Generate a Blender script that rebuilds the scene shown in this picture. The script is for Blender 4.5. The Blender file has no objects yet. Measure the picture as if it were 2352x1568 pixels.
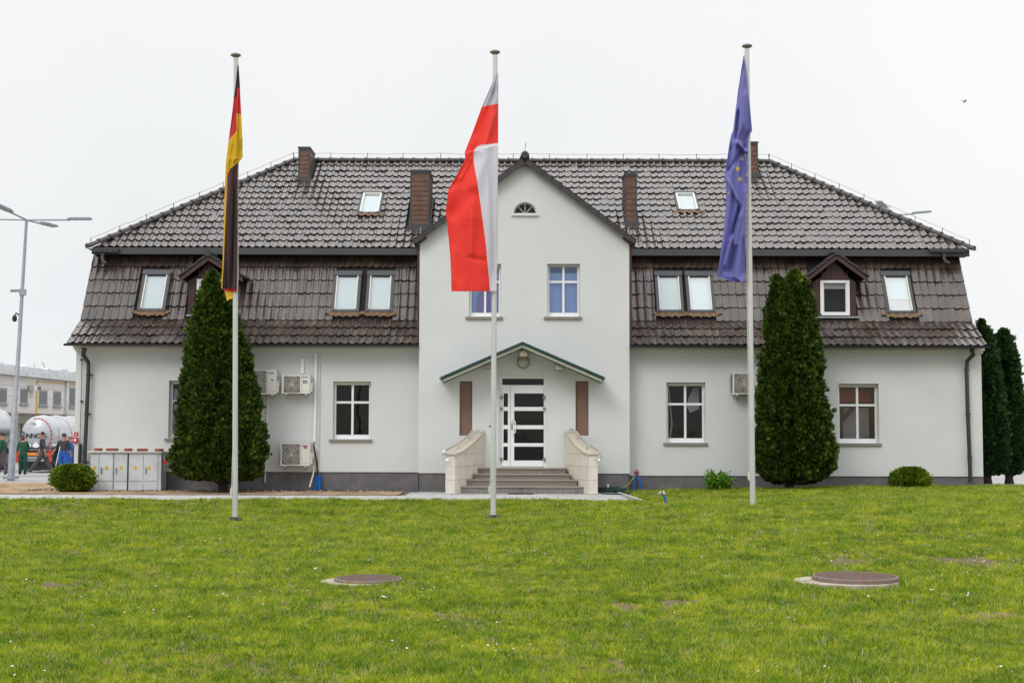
import bpy, bmesh, math, random
import numpy as np
from mathutils import Vector, Matrix, Euler

random.seed(7); rng = np.random.default_rng(7)
S = bpy.context.scene
COL = S.collection
R = math.radians

# ------------------------------------------------------------------ camera
F_PX = 3250.0; CX, CY = 1176.0, 784.0            # a 50 mm lens, in units of a 2352 px wide picture
CAM_H = 1.7; TILT = math.atan(211 / F_PX); ROLL = 0.0028
cd = bpy.data.cameras.new('camera'); cam = bpy.data.objects.new('camera', cd); COL.objects.link(cam)
cd.sensor_width = 36; cd.lens = 36 * F_PX / 2352; cd.clip_start = .1; cd.clip_end = 3000
CR = Matrix.Rotation(R(90) + TILT, 3, 'X') @ Matrix.Rotation(ROLL, 3, 'Z')
cam.matrix_world = Matrix.Translation((0, 0, CAM_H)) @ CR.to_4x4()
S.camera = cam

# ------------------------------------------------------------------ world, sun, exposure
SUN_EL, SUN_AZ = R(40), R(-33)                    # azimuth from the direction behind the camera, to the left
w = bpy.data.worlds.new('World'); S.world = w; w.use_nodes = True
nt = w.node_tree; nt.nodes.clear(); L = nt.links.new
out = nt.nodes.new('ShaderNodeOutputWorld'); bg = nt.nodes.new('ShaderNodeBackground')
sky = nt.nodes.new('ShaderNodeTexSky'); sky.sky_type = 'NISHITA'; sky.sun_disc = False
sky.sun_elevation = SUN_EL; sky.sun_rotation = R(180) + SUN_AZ
skm = nt.nodes.new('ShaderNodeVectorMath'); skm.operation = 'SCALE'; skm.inputs['Scale'].default_value = 1.35
tc = nt.nodes.new('ShaderNodeTexCoord')
mp = nt.nodes.new('ShaderNodeMapping'); mp.inputs['Scale'].default_value = (2.2, 2.2, 7)
nz = nt.nodes.new('ShaderNodeTexNoise'); nz.inputs['Scale'].default_value = 1.6; nz.inputs['Detail'].default_value = 7; nz.inputs['Roughness'].default_value = .55
sx = nt.nodes.new('ShaderNodeSeparateXYZ')
ev = nt.nodes.new('ShaderNodeMapRange'); ev.inputs[1].default_value = 0.0; ev.inputs[2].default_value = .16; ev.inputs[3].default_value = .10; ev.inputs[4].default_value = .62
ad = nt.nodes.new('ShaderNodeMath'); ad.operation = 'ADD'
cr = nt.nodes.new('ShaderNodeMapRange'); cr.inputs[1].default_value = .52; cr.inputs[2].default_value = .84; cr.inputs[3].default_value = .25; cr.inputs[4].default_value = 1.0
cr.interpolation_type = 'SMOOTHSTEP'
nz2 = nt.nodes.new('ShaderNodeTexNoise'); nz2.inputs['Scale'].default_value = 1.1; nz2.inputs['Detail'].default_value = 5
cc = nt.nodes.new('ShaderNodeValToRGB'); cc.color_ramp.elements[0].position = .3; cc.color_ramp.elements[0].color = (6.9, 7.15, 7.35, 1)
cc.color_ramp.elements[1].position = .68; cc.color_ramp.elements[1].color = (8.5, 8.58, 8.6, 1)
mx = nt.nodes.new('ShaderNodeMix'); mx.data_type = 'RGBA'
L(tc.outputs['Generated'], mp.inputs[0]); L(mp.outputs[0], nz.inputs[0]); L(tc.outputs['Generated'], nz2.inputs[0])
L(tc.outputs['Generated'], sx.inputs[0]); L(sx.outputs['Z'], ev.inputs[0]); L(nz.outputs[0], ad.inputs[0]); L(ev.outputs[0], ad.inputs[1])
L(ad.outputs[0], cr.inputs[0]); L(cr.outputs[0], mx.inputs[0]); L(sky.outputs[0], skm.inputs[0]); L(skm.outputs[0], mx.inputs[6])
L(nz2.outputs[0], cc.inputs[0]); L(cc.outputs[0], mx.inputs[7]); 
gr = nt.nodes.new('ShaderNodeMapRange'); gr.inputs[1].default_value = .33; gr.inputs[2].default_value = 1.0; gr.inputs[3].default_value = 1.0; gr.inputs[4].default_value = 2.3   # an overcast sky brightens to the zenith
gm_ = nt.nodes.new('ShaderNodeVectorMath'); gm_.operation = 'SCALE'; L(sx.outputs['Z'], gr.inputs[0]); L(mx.outputs[2], gm_.inputs[0]); L(gr.outputs[0], gm_.inputs['Scale']); L(gm_.outputs[0], bg.inputs[0]); L(bg.outputs[0], out.inputs[0])
bg.inputs[1].default_value = 0.1
sd = bpy.data.lights.new('sun', 'SUN'); sun = bpy.data.objects.new('sun', sd); COL.objects.link(sun)
sd.energy = .95; sd.angle = R(24); sd.color = (1, .96, .9)
# light travels away from the sun: the sun stands behind the camera, to the left
sun_dir = Vector((math.sin(SUN_AZ) * math.cos(SUN_EL), -math.cos(SUN_AZ) * math.cos(SUN_EL), math.sin(SUN_EL)))
sun.rotation_euler = sun_dir.to_track_quat('Z', 'Y').to_euler(); sun.location = (-20, -20, 40)
S.view_settings.view_transform = 'Standard'; S.view_settings.look = 'None'
S.view_settings.exposure = 0.18; S.view_settings.gamma = 1; S.view_settings.use_curve_mapping = False

# ------------------------------------------------------------------ helpers
def ray(x, y):
    return (CR @ Vector(((x - CX) / F_PX, -(y - CY) / F_PX, -1))).normalized()
def P(x, y, Y):
    """the point at depth Y that stands at this place of the photograph"""
    d = ray(x, y); t = Y / d.y
    return Vector((0, 0, CAM_H)) + d * t
def X(x, Y, y=995): return P(x, y, Y).x
def Z(y, Y, x=1176): return P(x, y, Y).z
def on_plane(x, y, p0, n):
    d = ray(x, y); o = Vector((0, 0, CAM_H)); t = (Vector(p0) - o).dot(n) / d.dot(n)
    return o + d * t
def lerp(a, b, t): return a + (b - a) * t
def interp(x, xs, ys): return float(np.interp(x, xs, ys))
def sstep(a, b, x):
    t = min(1, max(0, (x - a) / (b - a))); return t * t * (3 - 2 * t)

# ---- materials
MATS = {}
def mat(name, col, rough=.6, metal=0, var=.12, scale=6, bump=0, bscale=60, spec=.5, coat=0, coat_ior=1.5, col2=None, s2=1.2, lo=.45, hi=.6, detail=5, stretch=None, trans=0):
    if name in MATS: return MATS[name]
    m = bpy.data.materials.new(name); m.use_nodes = True; t = m.node_tree; b = t.nodes['Principled BSDF']
    b.inputs['Roughness'].default_value = rough; b.inputs['Metallic'].default_value = metal
    b.inputs['Specular IOR Level'].default_value = spec; b.inputs['Coat Weight'].default_value = coat; b.inputs['Coat IOR'].default_value = coat_ior
    b.inputs['Coat Roughness'].default_value = .17
    g = t.nodes.new('ShaderNodeNewGeometry')
    src = g.outputs['Position']
    if stretch:
        mm = t.nodes.new('ShaderNodeMapping'); mm.inputs['Scale'].default_value = stretch; t.links.new(src, mm.inputs[0]); src = mm.outputs[0]
    n = t.nodes.new('ShaderNodeTexNoise'); n.inputs['Scale'].default_value = scale; n.inputs['Detail'].default_value = detail
    t.links.new(src, n.inputs[0])
    rp = t.nodes.new('ShaderNodeValToRGB'); e = rp.color_ramp.elements
    e[0].position = .3; e[1].position = .7
    e[0].color = tuple(max(0, c * (1 - var)) for c in col) + (1,); e[1].color = tuple(c * (1 + var) for c in col) + (1,)
    t.links.new(n.outputs[0], rp.inputs[0]); o = rp.outputs[0]
    if col2:
        n2 = t.nodes.new('ShaderNodeTexNoise'); n2.inputs['Scale'].default_value = s2; n2.inputs['Detail'].default_value = 8; n2.inputs['Roughness'].default_value = .65
        t.links.new(src, n2.inputs[0])
        r2 = t.nodes.new('ShaderNodeMapRange'); r2.inputs[1].default_value = lo; r2.inputs[2].default_value = hi; t.links.new(n2.outputs[0], r2.inputs[0])
        mi = t.nodes.new('ShaderNodeMix'); mi.data_type = 'RGBA'; t.links.new(r2.outputs[0], mi.inputs[0]); t.links.new(o, mi.inputs[6]); mi.inputs[7].default_value = tuple(col2) + (1,)
        o = mi.outputs[2]
    t.links.new(o, b.inputs['Base Color'])
    if bump:
        n3 = t.nodes.new('ShaderNodeTexNoise'); n3.inputs['Scale'].default_value = bscale; n3.inputs['Detail'].default_value = 4; t.links.new(g.outputs['Position'], n3.inputs[0])
        bp = t.nodes.new('ShaderNodeBump'); bp.inputs['Strength'].default_value = bump; bp.inputs['Distance'].default_value = .01
        t.links.new(n3.outputs[0], bp.inputs['Height']); t.links.new(bp.outputs[0], b.inputs['Normal'])
    if trans:
        tr = t.nodes.new('ShaderNodeBsdfTranslucent'); ms = t.nodes.new('ShaderNodeMixShader'); ms.inputs[0].default_value = trans
        t.links.new(o, tr.inputs[0]); t.links.new(b.outputs[0], ms.inputs[1]); t.links.new(tr.outputs[0], ms.inputs[2])
        t.links.new(ms.outputs[0], t.nodes['Material Output'].inputs[0])
    MATS[name] = m; return m
def glass_mat(name, tint, refl, gloss=(1, 1, 1), rough=.0, blend=.0):
    if name in MATS: return MATS[name]
    m = bpy.data.materials.new(name); m.use_nodes = True; t = m.node_tree; t.nodes.clear()
    o = t.nodes.new('ShaderNodeOutputMaterial'); a = t.nodes.new('ShaderNodeBsdfTransparent'); b = t.nodes.new('ShaderNodeBsdfGlossy')
    a.inputs[0].default_value = tuple(tint) + (1,); b.inputs[0].default_value = tuple(gloss) + (1,); b.inputs['Roughness'].default_value = rough
    fr = t.nodes.new('ShaderNodeFresnel'); fr.inputs[0].default_value = 1.45
    mr = t.nodes.new('ShaderNodeMath'); mr.operation = 'MULTIPLY_ADD'; mr.inputs[1].default_value = refl; mr.inputs[2].default_value = blend; mr.use_clamp = True
    g = t.nodes.new('ShaderNodeNewGeometry'); n = t.nodes.new('ShaderNodeTexNoise'); n.inputs['Scale'].default_value = 1.3
    bp = t.nodes.new('ShaderNodeBump'); bp.inputs['Strength'].default_value = .06; bp.inputs['Distance'].default_value = .05
    t.links.new(g.outputs['Position'], n.inputs[0]); t.links.new(n.outputs[0], bp.inputs['Height']); t.links.new(bp.outputs[0], b.inputs['Normal'])
    ms = t.nodes.new('ShaderNodeMixShader'); t.links.new(fr.outputs[0], mr.inputs[0]); t.links.new(mr.outputs[0], ms.inputs[0])
    t.links.new(a.outputs[0], ms.inputs[1]); t.links.new(b.outputs[0], ms.inputs[2]); t.links.new(ms.outputs[0], o.inputs[0])
    MATS[name] = m; return m
def M(n): return MATS[n]

mat('stucco', (.635, .65, .65), .85, var=.035, scale=.8, bump=.12, bscale=90, col2=(.585, .60, .60), s2=.55, lo=.5, hi=.85)
mat('stucco_reveal', (.64, .65, .64), .85, var=.02, bump=.1)
mat('cornice_paint', (.66, .67, .63), .8, var=.04)
mat('plinth_paint', (.125, .12, .13), .85, var=.08, scale=2, bump=.15, bscale=60, col2=(.16, .15, .15), s2=3)
mat('roof_glaze', (.036, .022, .017), .45, var=.4, scale=3.2, bump=.05, bscale=25, spec=.4, coat=1, coat_ior=1.56, col2=(.105, .070, .040), s2=2.6, lo=.47, hi=.75)
mat('ridge_glaze', (.03, .024, .024), .35, var=.25, scale=5, spec=.5, coat=.3)
mat('underlay_lip_shade', (.014, .011, .010), .9, var=.1)  # roof underlay; also painted on tile front edges as shadow between rows
mat('moss', (.08, .075, .02), .9, var=.3)
mat('fascia', (.05, .055, .06), .55, var=.08, scale=3)
mat('gutter_metal', (.03, .032, .038), .4, var=.1, metal=.0)
mat('zinc', (.30, .32, .35), .45, metal=.5, var=.15)
mat('flashing_rust', (.16, .095, .05), .75, var=.3, scale=9, bump=.2)
mat('chimney_shingle', (.115, .055, .035), .6, var=.25, scale=5, bump=.1)
mat('dark_metal', (.045, .047, .055), .45, var=.1)
mat('brown_wood', (.055, .022, .018), .55, var=.25, scale=8, bump=.1, stretch=(12, 12, 1))
mat('pvc_white', (.80, .82, .83), .35, var=.02)
mat('off_white', (.62, .61, .55), .6, var=.05)
mat('sill_stone', (.24, .22, .19), .7, var=.12, bump=.1)
mat('shutter_brown', (.21, .125, .09), .6, var=.08, scale=3)
mat('granite', (.205, .19, .17), .55, var=.75, scale=75, bump=.15, bscale=100, detail=3)
mat('granite_tread', (.30, .25, .20), .5, var=.35, scale=60)
mat('beige_stone', (.64, .60, .52), .7, var=.07, scale=4, bump=.1)
mat('cap_stone', (.50, .45, .37), .65, var=.22, scale=30, bump=.15)
mat('grout', (.36, .33, .28), .9, var=.08)
mat('canopy_green', (.003, .05, .044), .5, var=.08)
mat('canopy_under', (.50, .48, .40), .7, var=.06)
mat('beam_wood', (.33, .29, .22), .7, var=.15, scale=8)
mat('chrome', (.75, .74, .72), .2, metal=1, var=.1)
mat('lamp_glass', (.46, .48, .42), .25, var=.04)
mat('pole_paint', (.56, .57, .56), .35, var=.06, scale=2, metal=.2)
mat('cap_olive', (.19, .185, .16), .5, var=.15)
mat('galvanised', (.34, .37, .40), .45, metal=.55, var=.12, scale=4)
mat('ac_white', (.70, .70, .66), .5, var=.04, scale=3, col2=(.6, .58, .52), s2=3, lo=.55, hi=.8)
mat('ac_grille', (.17, .145, .125), .6, var=.15)
mat('ac_dark', (.04, .038, .036), .6, var=.15)
mat('black_plastic', (.015, .015, .017), .45, var=.1)
mat('blue_pipe', (.005, .11, .42), .4, var=.1)
mat('red_paint', (.55, .02, .015), .4, var=.08)
mat('white_print', (.8, .8, .8), .5, var=.02)
mat('black_print', (.02, .02, .025), .5, var=.02)
mat('yellow_print', (.75, .45, .02), .5, var=.05)
mat('blue_print', (.03, .25, .45), .5, var=.1)
mat('cabinet_grey', (.58, .62, .65), .5, var=.05, scale=3, col2=(.50, .53, .55), s2=2)
mat('brick_red', (.26, .06, .035), .8, var=.2, scale=30, bump=.3)
mat('paving', (.46, .46, .45), .85, var=.10, scale=5, bump=.2, bscale=120, col2=(.36, .35, .33), s2=2.5)
mat('paving_bed', (.16, .145, .12), .95, var=.15)
mat('kerb', (.46, .45, .42), .85, var=.12, scale=6, bump=.2)
mat('asphalt', (.30, .30, .29), .9, var=.10, scale=2, bump=.2, col2=(.38, .37, .36), s2=.4)
mat('soil', (.42, .29, .17), .95, var=.2, scale=6, bump=.6, bscale=30, col2=(.17, .10, .055), s2=1.6, lo=.42, hi=.62)
mat('turf_soil', (.13, .095, .045), .95, var=.3, scale=12, bump=.5, bscale=50, col2=(.30, .21, .12), s2=1.1, lo=.55, hi=.68)
mat('rust_iron', (.20, .125, .095), .7, var=.25, scale=14, bump=.3, bscale=70, col2=(.17, .14, .13), s2=6)
mat('concrete_ring', (.42, .36, .29), .9, var=.18, scale=10, bump=.4)
mat('bark', (.035, .024, .018), .9, var=.3, scale=20, bump=.5)
mat('hose_green', (.004, .035, .03), .5, var=.1)
mat('hose_yellow', (.30, .27, .06), .5, var=.1)
mat('flag_cloth', (.5, .5, .5), .8)
mat('steel_tank', (.55, .56, .58), .2, metal=.9, var=.05)
mat('tank_white', (.46, .48, .51), .35, metal=.25, var=.04)
mat('tyre', (.015, .015, .015), .8, var=.1)
mat('orange_paint', (.75, .22, .02), .5, var=.1)
mat('panel_white', (.76, .73, .69), .6, var=.04, scale=.5, stretch=(1, 1, 3))
mat('panel_seam', (.38, .36, .34), .7, var=.04)
mat('warehouse_metal', (.62, .63, .65), .45, metal=.4, var=.18, scale=2)
mat('grey_blind', (.16, .165, .175), .5, var=.08)
mat('interior_dark', (.018, .017, .019), .9, var=.1)
mat('curtain_and_reflection', (.62, .58, .60), .9, var=.1, scale=2)
mat('red_interior', (.42, .07, .035), .7, var=.1)
mat('blind_fabric', (.62, .68, .70), .8, var=.03, scale=1)
mat('blind_blue', (.52, .60, .82), .7, var=.03, scale=1)
mat('skin', (.42, .20, .13), .6, var=.06)
mat('cloth_green', (.012, .075, .045), .85, var=.15, scale=8)
mat('cloth_dark', (.035, .035, .045), .85, var=.2, scale=8)
mat('cloth_grey', (.07, .06, .065), .85, var=.2, scale=8)
mat('cloth_blue', (.015, .10, .42), .85, var=.15, scale=8)
mat('hair', (.02, .014, .01), .8, var=.2)
mat('far_blue', (.02, .03, .25), .5, var=.1)
glass_mat('glass', (.86, .87, .88), .45)
glass_mat('glass_sky', (.86, .9, .9), 1.4, blend=.10)
glass_mat('glass_blue', (.88, .92, .98), .8, gloss=(.6, .72, 1), blend=.06)

def leaf_mat(name, a, b, c, patch=1.4, trans=.25, use_rand=False, rough=.55):
    m = bpy.data.materials.new(name); m.use_nodes = True; t = m.node_tree; p = t.nodes['Principled BSDF']
    p.inputs['Roughness'].default_value = rough; p.inputs['Specular IOR Level'].default_value = .3
    g = t.nodes.new('ShaderNodeNewGeometry'); n = t.nodes.new('ShaderNodeTexNoise'); n.inputs['Scale'].default_value = patch; n.inputs['Detail'].default_value = 6; n.inputs['Roughness'].default_value = .65
    t.links.new(g.outputs['Position'], n.inputs[0])
    if use_rand: rn = t.nodes.new('ShaderNodeObjectInfo').outputs['Random']
    else: rn = g.outputs['Random Per Island']
    ma = t.nodes.new('ShaderNodeMath'); ma.operation = 'MULTIPLY_ADD'; ma.inputs[1].default_value = .65 if use_rand else .45; t.links.new(rn, ma.inputs[0])
    sc = t.nodes.new('ShaderNodeMapRange'); sc.inputs[1].default_value = .32; sc.inputs[2].default_value = .68; sc.inputs[3].default_value = 0; sc.inputs[4].default_value = .42 if use_rand else .55; t.links.new(n.outputs[0], sc.inputs[0])
    t.links.new(sc.outputs[0], ma.inputs[2])
    r = t.nodes.new('ShaderNodeValToRGB'); e = r.color_ramp.elements; e[0].position = .05; e[0].color = a + (1,); e[1].position = .95; e[1].color = c + (1,)
    k = e.new(.5); k.color = b + (1,); t.links.new(ma.outputs[0], r.inputs[0]); t.links.new(r.outputs[0], p.inputs['Base Color'])
    tr = t.nodes.new('ShaderNodeBsdfTranslucent'); ms = t.nodes.new('ShaderNodeMixShader'); ms.inputs[0].default_value = trans
    t.links.new(r.outputs[0], tr.inputs[0]); t.links.new(p.outputs[0], ms.inputs[1]); t.links.new(tr.outputs[0], ms.inputs[2]); t.links.new(ms.outputs[0], t.nodes['Material Output'].inputs[0])
    MATS[name] = m; return m
leaf_mat('thuja_leaf', (.013, .032, .005), (.046, .090, .010), (.17, .22, .02), 4)
leaf_mat('thuja_leaf_deep', (.010, .032, .010), (.026, .068, .016), (.06, .12, .022), 3.5)
leaf_mat('box_leaf', (.04, .08, .008), (.13, .22, .012), (.36, .44, .03), 3)
leaf_mat('laurel_leaf', (.05, .15, .01), (.12, .30, .02), (.26, .46, .05), 3)
leaf_mat('grass_blade', (.04, .11, .008), (.195, .32, .010), (.58, .58, .04), 1.4, .35, True, .5)
leaf_mat('dry_blade', (.32, .26, .11), (.42, .36, .16), (.60, .56, .36), 1.2, .3, True, .7)

# ---- mesh builder
ORG = {}
class MB:
    def __init__(s): s.v = []; s.f = []; s.m = []
    def add(s, vs, fs, mi=0):
        o = len(s.v); s.v += [tuple(v) for v in vs]; s.f += [tuple(i + o for i in f) for f in fs]; s.m += [mi] * len(fs); return s
    def box(s, x0, x1, y0, y1, z0, z1, mi=0):
        return s.add([(x0, y0, z0), (x1, y0, z0), (x1, y1, z0), (x0, y1, z0), (x0, y0, z1), (x1, y0, z1), (x1, y1, z1), (x0, y1, z1)],
                     [(0, 3, 2, 1), (4, 5, 6, 7), (0, 1, 5, 4), (1, 2, 6, 5), (2, 3, 7, 6), (3, 0, 4, 7)], mi)
    def quad(s, a, b, c, d, mi=0): return s.add([a, b, c, d], [(0, 1, 2, 3)], mi)
    def bar(s, a, b, w, h, up=(0, 0, 1), mi=0):
        a, b = Vector(a), Vector(b); d = (b - a).normalized(); r = d.cross(Vector(up)).normalized() * w / 2; u = r.cross(d).normalized() * h / 2
        vs = [a - r - u, a + r - u, a + r + u, a - r + u, b - r - u, b + r - u, b + r + u, b - r + u]
        return s.add(vs, [(0, 1, 2, 3), (7, 6, 5, 4), (0, 4, 5, 1), (1, 5, 6, 2), (2, 6, 7, 3), (3, 7, 4, 0)], mi)
    def tube(s, pts, rad, n=8, mi=0, cap=True):
        pts = [Vector(p) for p in pts]; k = len(pts); rad = rad if isinstance(rad, (list, tuple)) else [rad] * k
        rings = []; pr = None
        for i, p in enumerate(pts):
            d = (pts[min(i + 1, k - 1)] - pts[max(i - 1, 0)]).normalized()
            a = pr - d * pr.dot(d) if pr else d.orthogonal()
            if a.length < 1e-5: a = d.orthogonal()
            a.normalize(); pr = a; b = d.cross(a)
            rings.append([p + (a * math.cos(2 * math.pi * j / n) + b * math.sin(2 * math.pi * j / n)) * rad[i] for j in range(n)])
        vs = [v for r in rings for v in r]
        fs = [(i * n + j, i * n + (j + 1) % n, (i + 1) * n + (j + 1) % n, (i + 1) * n + j) for i in range(k - 1) for j in range(n)]
        if cap: fs += [tuple(range(n - 1, -1, -1)), tuple((k - 1) * n + j for j in range(n))]
        return s.add(vs, fs, mi)
    def lathe(s, c, prof, n=24, mi=0):
        vs = [(c[0] + r * math.cos(2 * math.pi * j / n), c[1] + r * math.sin(2 * math.pi * j / n), c[2] + z) for r, z in prof for j in range(n)]
        k = len(prof)
        fs = [(i * n + j, i * n + (j + 1) % n, (i + 1) * n + (j + 1) % n, (i + 1) * n + j) for i in range(k - 1) for j in range(n)]
        fs += [tuple(range(n - 1, -1, -1)), tuple((k - 1) * n + j for j in range(n))]
        return s.add(vs, fs, mi)
    def prism(s, poly, d, mi=0):
        """a planar polygon (3-D points) given thickness by the vector d"""
        n = len(poly); d = Vector(d); vs = [Vector(p) for p in poly] + [Vector(p) + d for p in poly]
        fs = [tuple(range(n)), tuple(range(2 * n - 1, n - 1, -1))] + [(i, i + n, (i + 1) % n + n, (i + 1) % n) for i in range(n)]
        return s.add(vs, fs, mi)
    def build(s, name, m, parent=None, smooth=False, kind=None, fix=True):
        me = bpy.data.meshes.new(name); o = ORG.get(parent.name, Vector()) if parent else Vector()
        me.from_pydata([(v[0] - o.x, v[1] - o.y, v[2] - o.z) for v in s.v], [], s.f)
        for q in (m if isinstance(m, (list, tuple)) else [m]): me.materials.append(MATS[q] if isinstance(q, str) else q)
        if any(s.m): me.polygons.foreach_set('material_index', s.m)
        if fix:
            b = bmesh.new(); b.from_mesh(me); bmesh.ops.recalc_face_normals(b, faces=b.faces); b.to_mesh(me); b.free()
        if smooth:
            me.polygons.foreach_set('use_smooth', [True] * len(me.polygons))
            try: me.set_sharp_from_angle(angle=R(40))
            except Exception: pass
        me.update()
        ob = bpy.data.objects.new(name, me); COL.objects.link(ob)
        if parent: ob.parent = parent; ORG[ob.name] = o
        if kind: ob['kind'] = kind
        return ob
def thing(name, label, cat, loc=(0, 0, 0), group=None):
    o = bpy.data.objects.new(name, None); COL.objects.link(o); o.location = loc; o['label'] = label; o['category'] = cat
    o.empty_display_size = .2
    if group: o['group'] = group
    ORG[o.name] = Vector(loc); return o
def tag(o, label, cat, group=None):
    o['label'] = label; o['category'] = cat
    if group: o['group'] = group
    return o
def copy_tree(o, parent=None):
    c = o.copy(); COL.objects.link(c)
    if parent: c.parent = parent
    for ch in list(o.children): copy_tree(ch, c)
    return c
def place(o, loc, label=None, rz=None, scale=None):
    o.location = loc
    if label: o['label'] = label
    if rz is not None: o.rotation_euler = (0, 0, rz)
    if scale: o.scale = scale
    return o
def np_mesh(name, verts, faces, m, parent=None, smooth=False):
    me = bpy.data.meshes.new(name); o = ORG.get(parent.name, Vector()) if parent else Vector()
    verts = np.asarray(verts, float) - np.array(o); faces = np.asarray(faces); k = faces.shape[1]
    me.vertices.add(len(verts)); me.vertices.foreach_set('co', verts.ravel())
    me.loops.add(faces.size); me.loops.foreach_set('vertex_index', faces.ravel().astype(np.int32))
    me.polygons.add(len(faces)); me.polygons.foreach_set('loop_start', np.arange(0, faces.size, k, dtype=np.int32))
    if smooth: me.polygons.foreach_set('use_smooth', np.ones(len(faces), bool))
    me.materials.append(MATS[m] if isinstance(m, str) else m); me.update(calc_edges=True); me.validate()
    ob = bpy.data.objects.new(name, me); COL.objects.link(ob)
    if parent: ob.parent = parent; ORG[ob.name] = o
    return ob
def text_part(txt, size, mtx, m, parent, name='lettering', bold=0.0, sx=1):
    cu = bpy.data.curves.new(name, 'FONT'); cu.body = txt; cu.size = size; cu.extrude = .004; cu.align_x = 'CENTER'; cu.align_y = 'CENTER'; cu.offset = bold; cu.resolution_u = 3
    tmp = bpy.data.objects.new('t', cu); me = bpy.data.meshes.new_from_object(tmp); bpy.data.objects.remove(tmp)
    me.transform(Matrix.Diagonal((sx, 1, 1, 1))); me.materials.clear(); me.materials.append(MATS[m]); me.name = name
    ob = bpy.data.objects.new(name, me); COL.objects.link(ob)
    if parent: ob.parent = parent; mtx = Matrix.Translation(-ORG[parent.name]) @ mtx
    ob.matrix_local = mtx; return ob
# ------------------------------------------------------------------ terrain
G0 = .15                                          # level of the path and of the foot of the house
def fbm(x, y):
    return (math.sin(x * .9 + 1.3 * math.sin(y * .7)) * math.cos(y * 1.1 + .8 * math.sin(x * .6)) * .5 + math.sin(x * 2.3 + y * 1.7) * .25 + math.sin(x * 4.1 - y * 3.3 + 2) * .12)
def ground_z(x, y):
    a = interp(x, [-15, -5.4, -.4, 2, 4.7, 8, 15], [-.08, -.045, .01, .13, .30, .37, .40])
    f = a * sstep(10, 27, y) + .018 * fbm(x, y) * sstep(33, 30, y)
    b = interp(x, [-20, 3.4, 5, 8, 12, 20], [G0, G0, .17, .26, .31, .30])
    h = lerp(f, b, sstep(28.5, 32.6, y))
    return lerp(h, 0.0, sstep(41, 50, y)) if y > 41 else h
def sheet(name, xs, ys, dz, m, keep=lambda x, y: True, kind='structure', edge=0):
    v = []; f = []; nx = len(xs)
    for y in ys:
        for x in xs: v.append((x, y, ground_z(x, y) + dz))
    for j in range(len(ys) - 1):
        for i in range(nx - 1):
            if keep((xs[i] + xs[i + 1]) / 2, (ys[j] + ys[j + 1]) / 2): f.append((j * nx + i, j * nx + i + 1, (j + 1) * nx + i + 1, (j + 1) * nx + i))
    me = bpy.data.meshes.new(name); me.from_pydata(v, [], f)
    b = bmesh.new(); b.from_mesh(me); bmesh.ops.delete(b, geom=[q for q in b.verts if not q.link_faces], context='VERTS'); b.to_mesh(me); b.free()
    me.polygons.foreach_set('use_smooth', [True] * len(me.polygons)); me.materials.append(MATS[m])
    o = bpy.data.objects.new(name, me); COL.objects.link(o)
    if kind: o['kind'] = kind
    return o
def frange(a, b, s): return [a + i * (b - a) / max(1, round((b - a) / s)) for i in range(max(1, round((b - a) / s)) + 1)]
big = [-1500, -600, -250, -120, -70] + frange(-45, 45, 2.5) + [70, 120, 250, 600, 1500]
sheet('ground', big, [-900, -300, -100, -40, -15] + frange(-8, 60, 2) + [75, 100, 160, 300, 700, 1800], -.05, 'asphalt')
PATH_Y0, PATH_Y1, PATH_X1 = 32.75, 35.6, X(1452, 34)
EDGE_X = X(1460, 34.5)
sheet('lawn', frange(-24, 24, .4), frange(-8, PATH_Y0 - .05, .4) , 0, 'turf_soil')
sheet('lawn', frange(EDGE_X + .02, 24, .35), frange(PATH_Y0 + .12, 38.7, .35), 0, 'turf_soil')
SOILX = X(925, 37)
sheet('soil', frange(-40, SOILX, .4), frange(PATH_Y1 + .06, 46, .4), .0, 'soil', lambda x, y: y < 38.6 or x < -12)
# paving stones of the path: the nearest 300 in view as parts, the rest joined
bed = sheet('path', frange(-22, PATH_X1, 1.0), frange(PATH_Y0, 38.0, .5), -.035, 'paving_bed', lambda x, y: y < PATH_Y1 or x > SOILX)
ORG[bed.name] = Vector((0, 0, 0))
def stone_mesh(w, d, h):
    b = MB(); e = .008
    b.add([(-w / 2, -d / 2, -h), (w / 2, -d / 2, -h), (w / 2, d / 2, -h), (-w / 2, d / 2, -h), (-w / 2, -d / 2, -e), (w / 2, -d / 2, -e), (w / 2, d / 2, -e), (-w / 2, d / 2, -e),
           (-w / 2 + e, -d / 2 + e, 0), (w / 2 - e, -d / 2 + e, 0), (w / 2 - e, d / 2 - e, 0), (-w / 2 + e, d / 2 - e, 0)],
          [(8, 9, 10, 11), (4, 5, 9, 8), (5, 6, 10, 9), (6, 7, 11, 10), (7, 4, 8, 11), (0, 1, 5, 4), (1, 2, 6, 5), (2, 3, 7, 6), (3, 0, 4, 7)])
    return b
SW, SD = .33, .33
stb = stone_mesh(SW - .012, SD - .012, .05); st_me = bpy.data.meshes.new('paving_stone'); st_me.from_pydata(stb.v, [], stb.f); st_me.materials.append(MATS['paving'])
spots = []
y = PATH_Y0 + SD / 2; row = 0
while y < 38.0 - SD / 2:
    x = -21.8 + (row % 2) * SW / 2
    while x < PATH_X1 - SW / 2:
        if y + SD / 2 < PATH_Y1 or x - SW / 2 > SOILX + .1: spots.append((x, y))
        x += SW
    y += SD; row += 1
spots.sort(key=lambda p: (p[1], abs(p[0] + 2)) if p[0] > -12.6 else (99, 0))
rest = MB()
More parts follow.
